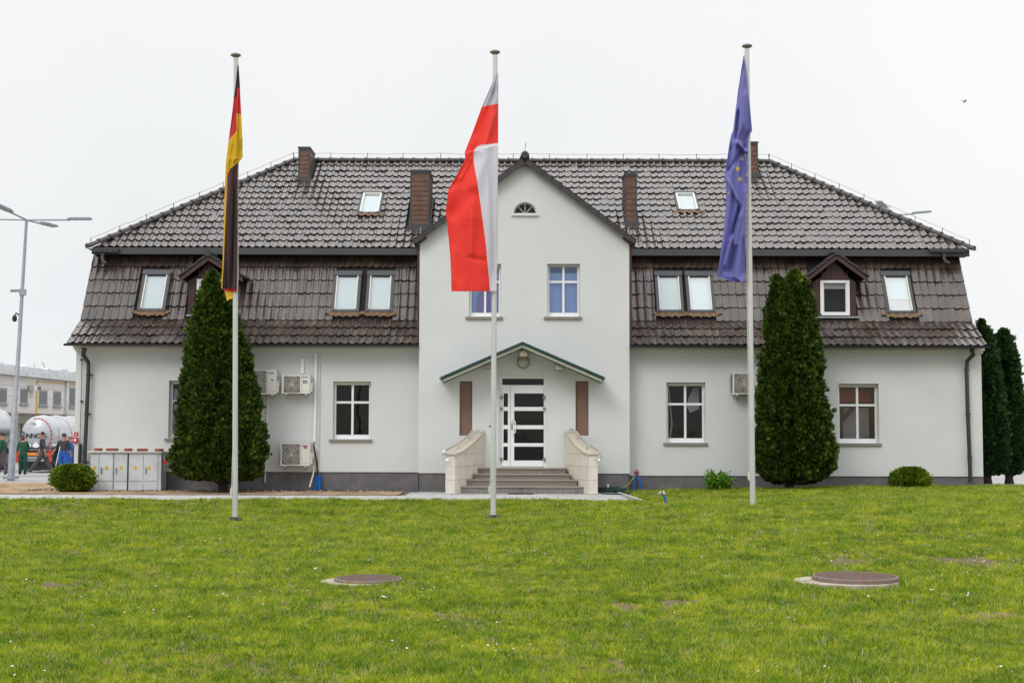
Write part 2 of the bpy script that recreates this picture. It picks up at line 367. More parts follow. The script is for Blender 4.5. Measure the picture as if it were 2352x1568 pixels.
for i, (x, y) in enumerate(spots):
    if i < 300:
        o = bpy.data.objects.new('paving_stone', st_me); COL.objects.link(o); o.parent = bed
        o.location = (x, y, ground_z(x, y) + random.uniform(-.003, .003)); o.rotation_euler = (random.gauss(0, .006), random.gauss(0, .006), random.gauss(0, .004))
    else: rest.add([(a + x, b + y, c + ground_z(x, y) + .001) for a, b, c in stb.v], stb.f)
rest.build('paving_stones', 'paving', bed, kind='stuff', fix=False)
k = MB()                                          # pale kerb between path and lawn, and the slanting kerb at its end
for x0 in frange(-22, X(1790, 33), 1.0)[:-1]:
    z = ground_z(x0 + .5, PATH_Y0) + .015; k.box(x0 + .004, x0 + .996, PATH_Y0 - .07, PATH_Y0, z - .2, z)
k.prism([(EDGE_X - .06, 32.76, G0 - .1), (EDGE_X + .02, 32.76, G0 - .1), (EDGE_X - .25, 38.0, G0 - .1), (EDGE_X - .33, 38.0, G0 - .1)], (0, 0, .14))
k.build('kerb', 'kerb', kind='structure')

# ------------------------------------------------------------------ the house
F = 38.6; GF = 38.1                                # wing front and gable front planes
XL, XR = X(172, F, 950), X(2256, F, 950)
GX0, GX1 = X(962, GF, 900), X(1446, GF, 900)
RXL, RXR = X(153, 38.1, 793), X(2267, 38.1, 798)
house = thing('office_building', 'long pale two-storey house with brown tiled mansard roof and central gable', 'building', (.4, F, G0))
zE = Z(792, 38.1); zB = Z(737, 39.3); zC = Z(586, 40.4); zD = Z(571, 40.1); zR = Z(371, 45.0)
BACK = 51.5; MID = 45.0
# wall with openings: a grid of faces at a depth Y, with reveals going back
def wall_grid(b, x0, x1, z0, z1, Y, ops, rev, top=None):
    xs = sorted({x0, x1} | {o[0] for o in ops} | {o[1] for o in ops}); zs = sorted({z0, z1} | {o[2] for o in ops} | {o[3] for o in ops})
    for i in range(len(xs) - 1):
        for j in range(len(zs) - 1):
            cx, cz = (xs[i] + xs[i + 1]) / 2, (zs[j] + zs[j + 1]) / 2
            if not any(o[0] < cx < o[1] and o[2] < cz < o[3] for o in ops):
                b.quad((xs[i], Y, zs[j]), (xs[i + 1], Y, zs[j]), (xs[i + 1], Y, zs[j + 1]), (xs[i], Y, zs[j + 1]))
    for a, c, d, e in ops:
        r = Y + rev
        b.quad((a, Y, d), (a, Y, e), (a, r, e), (a, r, d), 1); b.quad((c, Y, d), (c, r, d), (c, r, e), (c, Y, e), 1)
        b.quad((a, Y, e), (c, Y, e), (c, r, e), (a, r, e), 1); b.quad((a, Y, d), (a, r, d), (c, r, d), (c, Y, d), 1)
def op(x0, y0, x1, y1, Y):
    a = P(x0, y1, Y); c = P(x1, y0, Y); return (a.x, c.x, a.z, c.z)
W1 = op(386, 874, 474, 1006, F); W2 = op(764, 876, 852, 1008, F); W3 = op(1531, 878, 1620, 1016, F); W4 = op(1927, 881, 2018, 1017, F)
U1 = op(1077, 606, 1151, 727, GF); U2 = op(1257, 606, 1332, 727, GF)
DO = op(1145, 862, 1257, 1072, GF)
S1 = op(1055, 875, 1085, 1000, GF); S2 = op(1322, 875, 1352, 1000, GF)
PT = .66                                            # plinth top
zP_l, zP_r = Z(1083, F, 600), Z(1093, F, 1900)
b = MB()
wall_grid(b, XL, GX0, zP_l, zE + .1, F, [W1, W2], .28)
wall_grid(b, GX1, XR, zP_r, zE + .1, F, [W3, W4], .28)
b.quad((GX0, GF, G0), (GX0, F, G0), (GX0, F, 7.3), (GX0, GF, 7.3)); b.quad((GX1, GF, G0), (GX1, F, G0), (GX1, F, 7.3), (GX1, GF, 7.3))
b.quad((GX0, F, 3.9), (GX0, 41, 3.9), (GX0, 41, 7.0), (GX0, F, 7.0)); b.quad((GX1, F, 3.9), (GX1, 41, 3.9), (GX1, 41, 7.0), (GX1, F, 7.0))
zGE = Z(552, GF); zGP = Z(371, GF, 1205); GXM = X(1205, GF, 380)
zPg = Z(1086, GF, 1000)
wall_grid(b, GX0, GX1, zPg, zGE, GF, [U1, U2, DO, S1, S2], .26)
# gable triangle with a half-round window
LC = P(1206, 491, GF); LR = (X(1233, GF, 491) - X(1179, GF, 491)) / 2
arc = [(LC.x + LR * math.cos(t), GF, LC.z + LR * math.sin(t)) for t in np.linspace(math.pi, 0, 17)]
tri = [(GX0, GF, zGE), (GX1, GF, zGE), (GXM, GF, zGP)]
def slope_at(x): return zGE + (zGP - zGE) * (1 - abs(x - GXM) / ((GX1 - GX0) / 2))
b.add([(GX0, GF, zGE), (GX1, GF, zGE), (LC.x + LR, GF, LC.z), (LC.x - LR, GF, LC.z)], [(0, 1, 2, 3)])
b.add([(GX0, GF, zGE), (GXM, GF, zGP)] + arc[:9], [(0, 1) + tuple(range(10, 1, -1))])
b.add([(GX1, GF, zGE), (GXM, GF, zGP)] + arc[8:], [(1, 0) + tuple(range(10, 1, -1))])
for p, q in zip(arc[:-1], arc[1:]): b.quad(p, q, (q[0], GF + .2, q[2]), (p[0], GF + .2, p[2]), 1)
# end walls follow the roof profile
for x in (XL, XR):
    pf = [(F, G0), (F, zE + .25), (39.3, zB - .12), (40.4, zC - .15), (40.4, zD + .1), (49.6, zD + .1), (49.6, zC - .15), (50.7, zB - .12), (BACK - .1, zE + .25), (BACK - .1, G0)]
    b.add([(x, p[0], p[1]) for p in pf], [tuple(range(len(pf)))])
b.quad((XL, BACK - .1, G0), (XR, BACK - .1, G0), (XR, BACK - .1, zE + .25), (XL, BACK - .1, zE + .25))
b.build('wall', ['stucco', 'stucco_reveal'], house, fix=False)
b = MB()
b.box(XL + .02, GX0 - .002, F + .03, F + .2, G0 - .2, zP_l); b.box(GX0 + .02, GX1 - .02, GF + .03, GF + .2, G0 - .2, zPg)
b.box(GX1 + .002, XR - .02, F + .03, F + .2, G0 - .2, zP_r); b.box(GX0 + .02, GX0 + .1, GF + .2, F + .03, G0 - .2, zPg); b.box(GX1 - .1, GX1 - .02, GF + .2, F + .03, G0 - .2, zPg)
b.box(XL + .02, XL + .2, F + .2, BACK, G0 - .2, zP_l); b.box(XR - .2, XR - .02, F + .2, BACK, G0 - .2, zP_r)
b.build('plinth', 'plinth_paint', house)
b = MB()
b.box(XL + .1, XR - .1, 41.2, 41.3, G0, zD); b.box(XL + .1, XR - .1, F + .5, 41.2, 3.75, 3.85); b.box(XL + .1, XR - .1, F + .25, 41.2, G0, G0 + .3)
b.box(GX0 + .1, GX0 + .2, F, 41.2, G0, 7); b.box(GX1 - .2, GX1 - .1, F, 41.2, G0, 7)
b.build('interior_wall', 'interior_dark', house)
# cornice under the eaves: two steps
for xa, xb in ((XL - .03, GX0 - .003), (GX1 + .003, XR + .03)):
    b = MB(); b.box(xa, xb, F - .07, F + .02, zE - .17, zE - .10); b.box(xa - .03, xb + (.03 if xb > 5 else 0), F - .13, F + .02, zE - .10, zE + .03)
    b.build('cornice', 'cornice_paint', house)

# windows
def window(o, Y, glass='glass', split=.36, shutter=.09, bottom=.12, sill=True, room=None, dep=.18, name='window'):
    x0, x1, z0, z1 = o; y0 = Y + dep; y1 = y0 + .07; fw = .065
    b = MB(); b.box(x0, x0 + fw, y0, y1, z0, z1); b.box(x1 - fw, x1, y0, y1, z0, z1)
    b.box(x0 + fw, x1 - fw, y0, y1, z1 - fw, z1); b.box(x0 + fw, x1 - fw, y0, y1, z0, z0 + bottom)
    xm = (x0 + x1) / 2; zt = z1 - (z1 - z0) * split
    wn = b.build(name, 'pvc_white', house)
    c = MB(); c.box(xm - .03, xm + .03, y0 - .012, y1 - .01, z0 + bottom, z1 - fw); c.build('mullion', 'pvc_white', wn)
    c = MB(); c.box(x0 + fw, xm - .031, y0 - .006, y1 - .01, zt - .03, zt + .03); c.box(xm + .031, x1 - fw, y0 - .006, y1 - .01, zt - .03, zt + .03); c.build('transom', 'pvc_white', wn)
    if shutter:
        c = MB(); c.box(x0 + .01, x1 - .01, y0 - .05, y0 - .002, z1 - shutter, z1 - .012)
        for sx_ in (x0 + .12, x1 - .12): c.box(sx_ - .012, sx_ + .012, y0 - .058, y0 - .05, z1 - shutter * .6, z1 - shutter * .35)
        c.build('shutter_box', 'off_white', wn)
        for xr_ in (x0 + .002, x1 - .028): c = MB(); c.box(xr_, xr_ + .026, y0 - .04, y0 - .002, z0, z1 - shutter - .002); c.build('shutter_rail', 'off_white', wn)
    for a, d in ((x0 + fw, xm - .03), (xm + .03, x1 - fw)):
        for e, g in ((z0 + bottom, zt - .03), (zt + .03, z1 - fw)):
            if not (g > e): continue
            q = MB(); q.box(a - .005, d + .005, y0 + .03, y0 + .036, e - .005, g + .005); q.build('pane', glass, wn)
    if sill:
        q = MB(); q.box(x0 - .09, x1 + .05, Y - .06, y0 - .002, z0 - .07, z0 - .003); q.build('sill', 'sill_stone', wn)
    if room == 'blue':
        q = MB(); q.box(x0 + .03, x1 - .03, y1 + .05, y1 + .07, z0, z1 - .22); q.build('blind', 'blind_blue', wn)
    elif room == 'blind':
        q = MB(); q.box(x0 + .03, x1 - .03, y1 + .05, y1 + .07, z1 - .35, z1 - .05); q.build('blind', 'curtain_and_reflection', wn)
    return wn
wa = window(W1, F, room='blue'); wb = window(W2, F, room='none'); wc = window(W3, F); wd = window(W4, F)
window(U1, GF, 'glass_blue', split=.33, room='blue', shutter=.06); window(U2, GF, 'glass_blue', split=.33, room='blue', shutter=.06)
# right-hand windows: added pale shapes imitating reflections; a brown post, a pale wall
x0, x1, z0, z1 = W3
q = MB(); q.tube([(x0 + .13, F + .5, z0), (x0 + .2, F + .5, z0 + .5), (x0 + .16, F + .5, z0 + 1.0), (x0 + .1, F + .5, z1)], .022, 6); q.build('curtain_and_reflection', 'curtain_and_reflection', wc, smooth=True)  # curved pale strip imitating a reflection in the glass
q = MB(); pts = [(x1 - .1, z1 - .1), (x1 - .1, z0 + .93), (x1 - .35, z0 + .82), (x1 - .44, z0 + .98), (x1 - .4, z0 + 1.22), (x1 - .25, z1 - .12)]
q.prism([(a, F + .55, c) for a, c in pts], (0, .02, 0)); q.build('lamp_shade_and_reflection', 'curtain_and_reflection', wc)  # pale outline built to imitate a second reflection, not a lamp
x0, x1, z0, z1 = W4
q = MB(); q.box(x0 + .05, x1 - .05, F + .9, F + .93, z0, z0 + .98); q.build('inner_wall', 'curtain_and_reflection', wd)
q = MB(); q.box(x0 + .05, x1 - .05, F + .6, F + .9, z0 + 1.12, z1 - .15); q.build('inner_beam', 'red_interior', wd)
q = MB(); q.bar((x0 + .2, F + .7, z0), (x0 + .26, F + .7, z1 - .3), .13, .1); q.bar((x0 + .26, F + .68, z0 + .62), (x0 + .62, F + .68, z0 + 1.05), .09, .1, up=(0, 1, 0)); q.build('inner_post', 'brown_wood', wd)

# half-round window
b = MB(); y0 = GF + .08
for r0, r1, ya, yb in ((LR - .03, LR - .002, y0, y0 + .06),):
    ts = np.linspace(math.pi, 0, 17)
    for a, c in zip(ts[:-1], ts[1:]):
        qd = [(LC.x + r * math.cos(t), ya, LC.z + r * math.sin(t)) for r, t in ((r0, a), (r1, a), (r1, c), (r0, c))]; b.prism(qd, (0, .06, 0))
for t in (math.pi * .27, math.pi / 2, math.pi * .73):
    b.bar((LC.x, y0 + .02, LC.z), (LC.x + (LR - .03) * math.cos(t), y0 + .02, LC.z + (LR - .03) * math.sin(t)), .014, .02, up=(0, 1, 0))
b.box(LC.x - LR + .02, LC.x + LR - .02, y0 - .01, y0 + .05, LC.z, LC.z + .03)
lw = b.build('lunette_window', 'off_white', house)
b = MB(); b.prism([(p[0], y0 + .04, p[2]) for p in arc], (0, .006, 0)); b.build('pane', 'glass', lw)
b = MB(); b.prism([(p[0], y0 + .3, p[2]) for p in arc], (0, .02, 0)); b.build('backing', 'ac_dark', lw)
b = MB(); b.box(LC.x - LR - .05, LC.x + LR + .05, GF - .06, GF + .07, LC.z - .06, LC.z - .003); b.build('sill', 'cornice_paint', lw)

# narrow brown shutters beside the door: every slat its own piece
for o in (S1, S2):
    x0, x1, z0, z1 = o; b = MB(); b.box(x0, x1, GF + .11, GF + .13, z0, z1); sh = b.build('roller_shutter', 'shutter_brown', house)
    n = 19; h = (z1 - z0) / n; me = None
    for i in range(n):
        zz = z0 + i * h
        if me is None:
            b = MB(); b.prism([(x0 + .004, GF + .112, zz + .003), (x0 + .004, GF + .106, zz + h * .3), (x0 + .004, GF + .106, zz + h * .75), (x0 + .004, GF + .112, zz + h - .003)], (x1 - x0 - .008, 0, 0))
            s0 = b.build('slat', 'shutter_brown', sh); me = s0.data
        else:
            s_ = s0.copy(); COL.objects.link(s_); s_.location = (0, 0, i * h)

# front door
x0, x1, z0, z1 = DO; yd_ = GF + .13
def dz(y): return Z(y, yd_)
def dx(x): return X(x, yd_, 970)
b = MB(); fr_l, fr_r = x0 + .03, x1 - .03
b.box(x0, x0 + .03, GF + .03, yd_ + .08, z0, z1); b.box(x1 - .03, x1, GF + .03, yd_ + .08, z0, z1); b.box(x0 + .03, x1 - .03, GF + .03, yd_ + .08, z1 - .03, z1)
b.build('door_surround', 'stucco_reveal', house)
b = MB(); tz0, tz1 = dz(884), dz(869)
b.box(fr_l, fr_l + .06, yd_, yd_ + .07, z0, z1 - .03); b.box(fr_r - .06, fr_r, yd_, yd_ + .07, z0, z1 - .03); b.box(fr_l + .06, fr_r - .06, yd_, yd_ + .07, tz1, z1 - .03)
b.box(fr_l + .06, fr_r - .06, yd_, yd_ + .07, dz(887), tz0)
door = b.build('door_frame', 'pvc_white', house)
b = MB(); b.box(fr_l + .055, fr_r - .055, yd_ + .03, yd_ + .036, tz0 - .01, tz1 + .01); b.build('pane', 'glass', door)
def leaf(xa, xb, pa, pb, nm):
    zt, zb = dz(887), z0 + .015; b = MB(); ya, yb = yd_ - .015, yd_ + .045
    rows = [(dz(922), dz(902)) if False else (dz(y1_), dz(y0_)) for y0_, y1_ in ((903, 934), (943, 976), (985, 1017), (1025, 1057))]
    b.box(xa, pa, ya, yb, zb, zt); b.box(pb, xb, ya, yb, zb, zt)
    zs = [zt] + [v for r in rows for v in (r[1], r[0])] + [zb]
    for i in range(0, len(zs), 2): b.box(pa, pb, ya, yb, zs[i + 1], zs[i])
    lf = b.build(nm, 'pvc_white', house)
    for zl, zh in rows:
        q = MB(); q.box(pa - .004, pb + .004, yd_ + .012, yd_ + .018, zl - .004, zh + .004); q.build('pane', 'glass', lf)
    return lf
xs_ = dx(1172)
lf1 = leaf(fr_l + .062, xs_ - .004, dx(1156.5), dx(1166.5), 'side_leaf'); lf2 = leaf(xs_ + .004, fr_r - .062, dx(1181), dx(1249), 'door_leaf')
b = MB(); hx = dx(1176); y_ = yd_ - .015
b.tube([(hx, y_, dz(965)), (hx + .03, y_ - .06, dz(964)), (dx(1183), y_ - .08, dz(968)), (dx(1184), y_ - .08, dz(980)), (dx(1183), y_ - .08, dz(993)), (hx + .03, y_ - .06, dz(996)), (hx, y_, dz(995))], .017, 8)
b.build('door_handle', 'pvc_white', lf2, smooth=True)
b = MB(); b.box(hx - .015, hx + .012, y_ - .012, y_ - .001, dz(987), dz(971)); b.build('lock_plate', 'dark_metal', lf2)
for hxx, par in ((fr_l + .05, lf1), (fr_r - .05, lf2)):
    for yy in (912, 938, 1054):
        b = MB(); b.tube([(hxx, yd_ - .03, dz(yy + 5)), (hxx, yd_ - .03, dz(yy - 4))], .02, 8); b.box(hxx - .045, hxx + .045, yd_ - .03, yd_ - .012, dz(yy + 1.5), dz(yy - 1.5)); b.build('hinge', 'zinc', par)

# canopy over the door
CYF = 37.2
pk = P(1200, 787, CYF); el = P(1014, 866, CYF); er = P(1386, 866, CYF)
th = .10
b = MB()
for e in (el, er):
    b.prism([(e.x, CYF, e.z), (pk.x, CYF, pk.z), (pk.x, CYF, pk.z - .045), (e.x, CYF, e.z - .045)], (0, GF - CYF, 0))
cano = b.build('canopy', 'canopy_green', house)
b = MB()
for e in (el, er):
    s = 1 if e.x > pk.x else -1; ex = e.x + s * .02
    b.prism([(ex, CYF - .03, e.z + .01), (pk.x, CYF - .03, pk.z + .03), (pk.x, CYF - .03, pk.z - .035), (ex, CYF - .03, e.z - .055)], (0, .025, 0))
    b.prism([(e.x - s * .05, CYF + .035, e.z - .13), (pk.x, CYF + .035, pk.z - .125), (pk.x, CYF + .035, pk.z - .15), (e.x - s * .05, CYF + .035, e.z - .165)], (0, .03, 0))
b.build('canopy_trim', 'canopy_green', cano)
b = MB()
for e in (el, er):
    s = 1 if e.x > pk.x else -1
    b.prism([(e.x - s * .04, CYF + .03, e.z - .05), (pk.x, CYF + .03, pk.z - .05), (pk.x, CYF + .03, pk.z - .12), (e.x - s * .04, CYF + .03, e.z - .12)], (0, GF - CYF - .03, 0))
b.build('soffit', 'canopy_under', cano)
for (cx_, cy_) in ((1202, 812), (1118, 838), (1284, 843)):
    c = P(cx_, cy_, CYF + .2); b = MB(); b.box(c.x - .1, c.x + .1, CYF + .12, GF - .002, c.z - .07, c.z + .07); b.bar((c.x, CYF + .1, c.z + .2), (c.x + .01, CYF + .14, c.z + .02), .05, .05, up=(0, 1, 0)); b.build('beam', 'beam_wood', cano)
for e, s in ((el, -1), (er, 1)):
    b = MB(); n = 8
    pr = [(e.x + s * (.0 + .05 * math.sin(t)), e.z - .03 - .05 * math.cos(t)) for t in np.linspace(-.2, 2.0, 6)]
    b.tube([(e.x + s * .03, CYF, e.z - .03), (e.x + s * .03, GF - .01, e.z - .03)], .035, 8); b.build('gutter', 'zinc', cano, smooth=True)
c = P(1202, 832, GF); rr = .17
b = MB(); b.tube([(c.x, GF - .002, c.z), (c.x, GF - .05, c.z)], rr, 28); lamp = b.build('wall_lamp', 'ac_grille', house, smooth=False)
b = MB()
ring = [(rr * .84 * math.cos(t), rr * .84 * math.sin(t)) for t in np.linspace(0, 2 * math.pi, 28, endpoint=False)]
vs = [(c.x + a * k_, GF - .05 - d_, c.z + d * k_) for k_, d_ in ((1, 0), (.8, .03), (.45, .05), (.02, .055)) for a, d in ring]
b.add(vs, [(i * 28 + j, i * 28 + (j + 1) % 28, (i + 1) * 28 + (j + 1) % 28, (i + 1) * 28 + j) for i in range(3) for j in range(28)]); b.build('lamp_shade_and_reflection', 'lamp_glass', lamp, smooth=True)
c = P(1126, 978, GF); b = MB(); b.box(c.x - .03, c.x + .03, GF - .03, GF - .002, c.z - .015, c.z + .015); b.build('bell_push', 'black_plastic', house)
# ------------------------------------------------------------------ roofs
class Plane:
    def __init__(s, y0, z0, y1, z1):
        s.y0, s.z0 = y0, z0; s.len = math.hypot(y1 - y0, z1 - z0); s.c = (y1 - y0) / s.len; s.s = (z1 - z0) / s.len
        s.n = Vector((0, -s.s, s.c))
    def w(s, x, v, n=0): return Vector((x, s.y0 + v * s.c - n * s.s, s.z0 + v * s.s + n * s.c))
    def px(s, x, y):
        p = on_plane(x, y, (0, s.y0, s.z0), s.n); return p.x, (p.y - s.y0) * s.c + (p.z - s.z0) * s.s
    def mtx(s, x, v, n=0):
        p = s.w(x, v, n); return Matrix(((1, 0, 0, p.x), (0, s.c, -s.s, p.y), (0, s.s, s.c, p.z), (0, 0, 0, 1)))
flare = Plane(38.1, zE, 39.3, zB); steep = Plane(39.3, zB, 40.4, zC); upper = Plane(40.05, zD, 45.0, zR)
DXL, DXR = X(212, 40.1, 565), X(2225, 40.1, 566); RLX, RRX = X(675, 45, 371), X(1767, 45, 371)
TW = .208
US = [0, .12, .33, .54, .68, .78, .88, 1.0]; UZ = [.011, .003, 0, .006, .026, .038, .038, .024]
def prof(u): return float(np.interp(u, US, UZ))
NU = 9; TU = US + [1.004]; TZ = UZ + [.0]
def tile_pts(w, ex):
    """one pantile: a flat pan, a roll that laps over its neighbour, and a thick front edge coloured near-black as painted row shadow"""
    v = []
    for u, z in zip(TU, TZ): v.append(((u - .5) * w, ex + .05, z + .002))
    for u, z in zip(TU, TZ): v.append(((u - .5) * w, 0 - .014 * math.sin(math.pi * u), z + .036))
    for u, z in zip(TU, TZ): v.append(((u - .5) * w, 0 - .014 * math.sin(math.pi * u), z + .036))
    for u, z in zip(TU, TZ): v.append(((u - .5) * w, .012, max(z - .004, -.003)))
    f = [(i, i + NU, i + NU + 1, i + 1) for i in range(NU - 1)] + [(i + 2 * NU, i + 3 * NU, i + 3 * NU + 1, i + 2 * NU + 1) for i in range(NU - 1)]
    return v, f
def tile_field(pl, x0, x1, rows, tw, skip, parent, nsingle=0, order=None, name='roof_tile', clamp=None):
    ex = pl.len / rows; tv, tf = tile_pts(tw * 1.0, ex); nx = int(round((x1 - x0) / tw)); w_ = (x1 - x0) / nx
    tv, tf = tile_pts(w_, ex)
    items = []
    for r in range(rows):
        for i in range(nx):
            x = x0 + (i + .5) * w_; v = r * ex
            if skip(x, v + ex * .5): continue
            items.append((x, v + random.gauss(0, .004), random.gauss(0, .0035), random.gauss(0, .006), random.gauss(0, .012)))
    if order: items.sort(key=order)
    me = None; allv = []; allf = []; T = np.array([list(q) + [1] for q in tv]); TF = np.array(tf); cnt = 0
    for x, v, n, rz, rx in items:
        m = pl.mtx(x, v, n) @ Matrix.Rotation(rz, 4, 'Z') @ Matrix.Rotation(rx, 4, 'X')
        if cnt < nsingle:
            if me is None:
                me = bpy.data.meshes.new(name); me.from_pydata(tv, [], tf); me.materials.append(MATS['roof_glaze']); me.materials.append(MATS['underlay_lip_shade']); me.polygons.foreach_set('use_smooth', [i < NU - 2 for i in range(2 * NU - 2)]); me.polygons.foreach_set('material_index', [0 if i < NU - 1 else 1 for i in range(2 * NU - 2)])
            o = bpy.data.objects.new(name, me); COL.objects.link(o); o.parent = parent; o.matrix_local = Matrix.Translation(-ORG[parent.name]) @ m
        else:
            q = (T @ np.array(m).T)[:, :3]
            if clamp: q = clamp(q)
            allf.append(TF + len(allv) * len(tv)); allv.append(q)
        cnt += 1
    if allv:
        o = np_mesh(name + 's', np.concatenate(allv), np.concatenate(allf), 'roof_glaze', parent); o['kind'] = 'stuff'
        sm = np.tile(np.array([True] * (NU - 2) + [False] * NU), len(allv)); mi = np.tile(np.array([0] * (NU - 1) + [1] * (NU - 1), np.int32), len(allv)); o.data.materials.append(MATS['underlay_lip_shade'])
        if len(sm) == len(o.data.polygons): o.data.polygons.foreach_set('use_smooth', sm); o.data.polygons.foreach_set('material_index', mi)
# holes
HOL = {'flare': [], 'steep': [], 'upper': []}
def inhole(k): 
    def f(x, v): return any(a < x < b and c < v < d for a, b, c, d in HOL[k])
    return f
sky_specs = [  # plane, bottom-left, bottom-right, bottom y, top y, label
    ('steep', steep, 316, 380, 717, 627), ('steep', steep, 761, 825, 719, 629), ('steep', steep, 839, 902, 719, 629),
    ('steep', steep, 1508, 1571, 720, 630), ('steep', steep, 1579, 1643, 720, 630), ('steep', steep, 2036, 2103, 722, 630),
    ('upper', upper, 821, 874, 494, 449), ('upper', upper, 1555, 1608, 488, 449)]
sk_rects = []
for k_, pl, xa, xb, yb, yt in sky_specs:
    x0, v0 = pl.px(xa, yb); x1, _ = pl.px(xb, yb); _, v1 = pl.px(xa, yt); sk_rects.append((x0, x1, v0, v1))
    HOL[k_].append((x0 - .02, x1 + .02, v0 - .12, v1 + .02))
DMR = []
for xl_, xr_ in ((432, 522), (1867, 1966)):
    yy = 39.42; a = X(xl_, yy, 680); c = X(xr_, yy, 680); DMR.append((a, c)); HOL['steep'].append((a, c, steep.px(1176, 722)[1] - .03, 3))
def gable_top(x): return zGPr - gsl * abs(x - GXM)
GEXT = .28
pkr = P(1205, 362, 37.85); zGPr = pkr.z; gel = P(950, 551, 37.85); ger = P(1460, 551, 37.85); gsl = (zGPr - gel.z) / (GXM - gel.x)
def under_gable(pl):
    def f(x, v):
        return gel.x < x < ger.x and pl.w(x, v).z < gable_top(x) + .02
    return f
b = MB()                                          # mansard shell under the tiles
for xa, xb in ((RXL, GX0 - .01), (GX1 + .01, RXR)):
    b.quad(flare.w(xa, 0, -.01), flare.w(xb, 0, -.01), flare.w(xb, flare.len, -.01), flare.w(xa, flare.len, -.01))
    b.quad(steep.w(xa, 0, -.01), steep.w(xb, 0, -.01), steep.w(xb, steep.len, -.01), steep.w(xa, steep.len, -.01))
b.quad((RXL, 51.9, zE), (RXR, 51.9, zE), (RXR, 50.7, zB), (RXL, 50.7, zB)); b.quad((RXL, 50.7, zB), (RXR, 50.7, zB), (RXR, 49.6, zC), (RXL, 49.6, zC))
for xa, xb in ((RXL, GX0 - .01), (GX1 + .01, RXR)): b.quad((xa, 38.1, zE - .02), (xb, 38.1, zE - .02), (xb, F, zE + .1), (xa, F, zE + .1))
for x, xx in ((RXL, RXL + .02), (RXR, RXR - .02)):
    b.add([(x, 38.1, zE - .03), (x, 39.3, zB - .1), (x, 40.4, zC - .1), (x, 40.4, zC), (x, 39.3, zB), (x, 38.1, zE + .03)], [(0, 1, 4, 5), (1, 2, 3, 4)])
mans = b.build('mansard_roof', 'underlay_lip_shade', house, fix=False)
sk = inhole('steep'); ug = lambda x, v: GX0 - .03 < x < GX1 + .03
def order_steep(it): return (it[1] > 1.75, abs(it[0] - .4))
for xa, xb in ((RXL, GX0 - .01), (GX1 + .01, RXR)):
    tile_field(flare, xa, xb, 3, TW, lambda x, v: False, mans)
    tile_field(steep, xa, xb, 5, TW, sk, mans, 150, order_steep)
b = MB()
b.add([(DXL, 40.05, zD - .01), (DXR, 40.05, zD - .01), (RRX, 45, zR - .01), (RLX, 45, zR - .01), (DXL, 49.95, zD), (DXR, 49.95, zD)], [(0, 1, 2, 3), (4, 3, 2, 5), (0, 3, 4), (1, 5, 2)])
b.quad((DXL, 40.05, zD - .02), (DXR, 40.05, zD - .02), (DXR, 49.9, zD - .02), (DXL, 49.9, zD - .02))
uroof = b.build('upper_roof', 'underlay_lip_shade', house, fix=False)
def hipx(y):
    t = (y - 40.05) / 4.95; return lerp(DXL, RLX, t), lerp(DXR, RRX, t)
def clamp_hip(q):
    t = (q[:, 1] - 40.05) / 4.95; lo = DXL + (RLX - DXL) * t; hi = DXR + (RRX - DXR) * t
    q[:, 0] = np.clip(q[:, 0], lo - .02, hi + .02); return q
uh = inhole('upper'); ugg = under_gable(upper)
CHIM = [(686, 710, 412, 338, 1.1), (943, 985, 521, 391, 1.5), (1437, 1462, 514, 398, 1.0), (1716, 1740, 403, 326, 1.1)]
ch_rect = []
for xa, xb, yb, yt, dep in CHIM:
    x0, v0 = upper.px(xa, yb); x1, _ = upper.px(xb, yb); ch_rect.append((x0, x1, v0))
    HOL['upper'].append((x0 - .05, x1 + .05, v0 - .1, v0 + dep / upper.c))
def skip_up(x, v):
    lo, hi = hipx(upper.w(x, v).y); return x < lo - TW * .5 or x > hi + TW * .5 or uh(x, v) or ugg(x, v)
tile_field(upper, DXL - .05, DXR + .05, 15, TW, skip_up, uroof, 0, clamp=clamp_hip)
# ridge and hip tiles, piece by piece
def ridge_run(a, b_, parent, step=.38, r=.115, name='ridge_tile'):
    a, b_ = Vector(a), Vector(b_); d = b_ - a; n = max(1, int(round(d.length / step))); me = bpy.data.meshes.get('ridge_tile_' + name) 
    v = []; f = []; st = d.length / n; ts = np.linspace(-.25, math.pi + .25, 9)
    for yy, rr in ((-.02, r + .018), (.05, r + .018), (.055, r), (st + .03, r - .012)):
        for t in ts: v.append((rr * math.cos(t), yy, rr * math.sin(t) * .85))
    for i in range(3): f += [(i * 9 + j, i * 9 + j + 1, (i + 1) * 9 + j + 1, (i + 1) * 9 + j) for j in range(8)]
    f.append(tuple(range(8, -1, -1)))
    me = bpy.data.meshes.new(name); me.from_pydata(v, [], f); me.materials.append(MATS['ridge_glaze'])
    dn = d.normalized(); xx = dn.cross(Vector((0, 0, 1))).normalized(); zz = xx.cross(dn)
    rot = Matrix((xx, dn, zz)).transposed().to_4x4()
    for i in range(n):
        p = a + dn * (i * st) - ORG[parent.name]; o = bpy.data.objects.new(name, me); COL.objects.link(o); o.parent = parent
        o.matrix_local = Matrix.Translation(p) @ rot @ Matrix.Rotation(random.gauss(0, .01), 4, 'X')
RZ = zR + .01
ridge_run((RLX, 45, RZ), (RRX, 45, RZ), uroof)
ridge_run((DXL - .08, 39.98, zD + .0), (RLX, 45, RZ), uroof); ridge_run((DXR + .08, 39.98, zD + .0), (RRX, 45, RZ), uroof)
b = MB()                                          # lightning wire on small posts
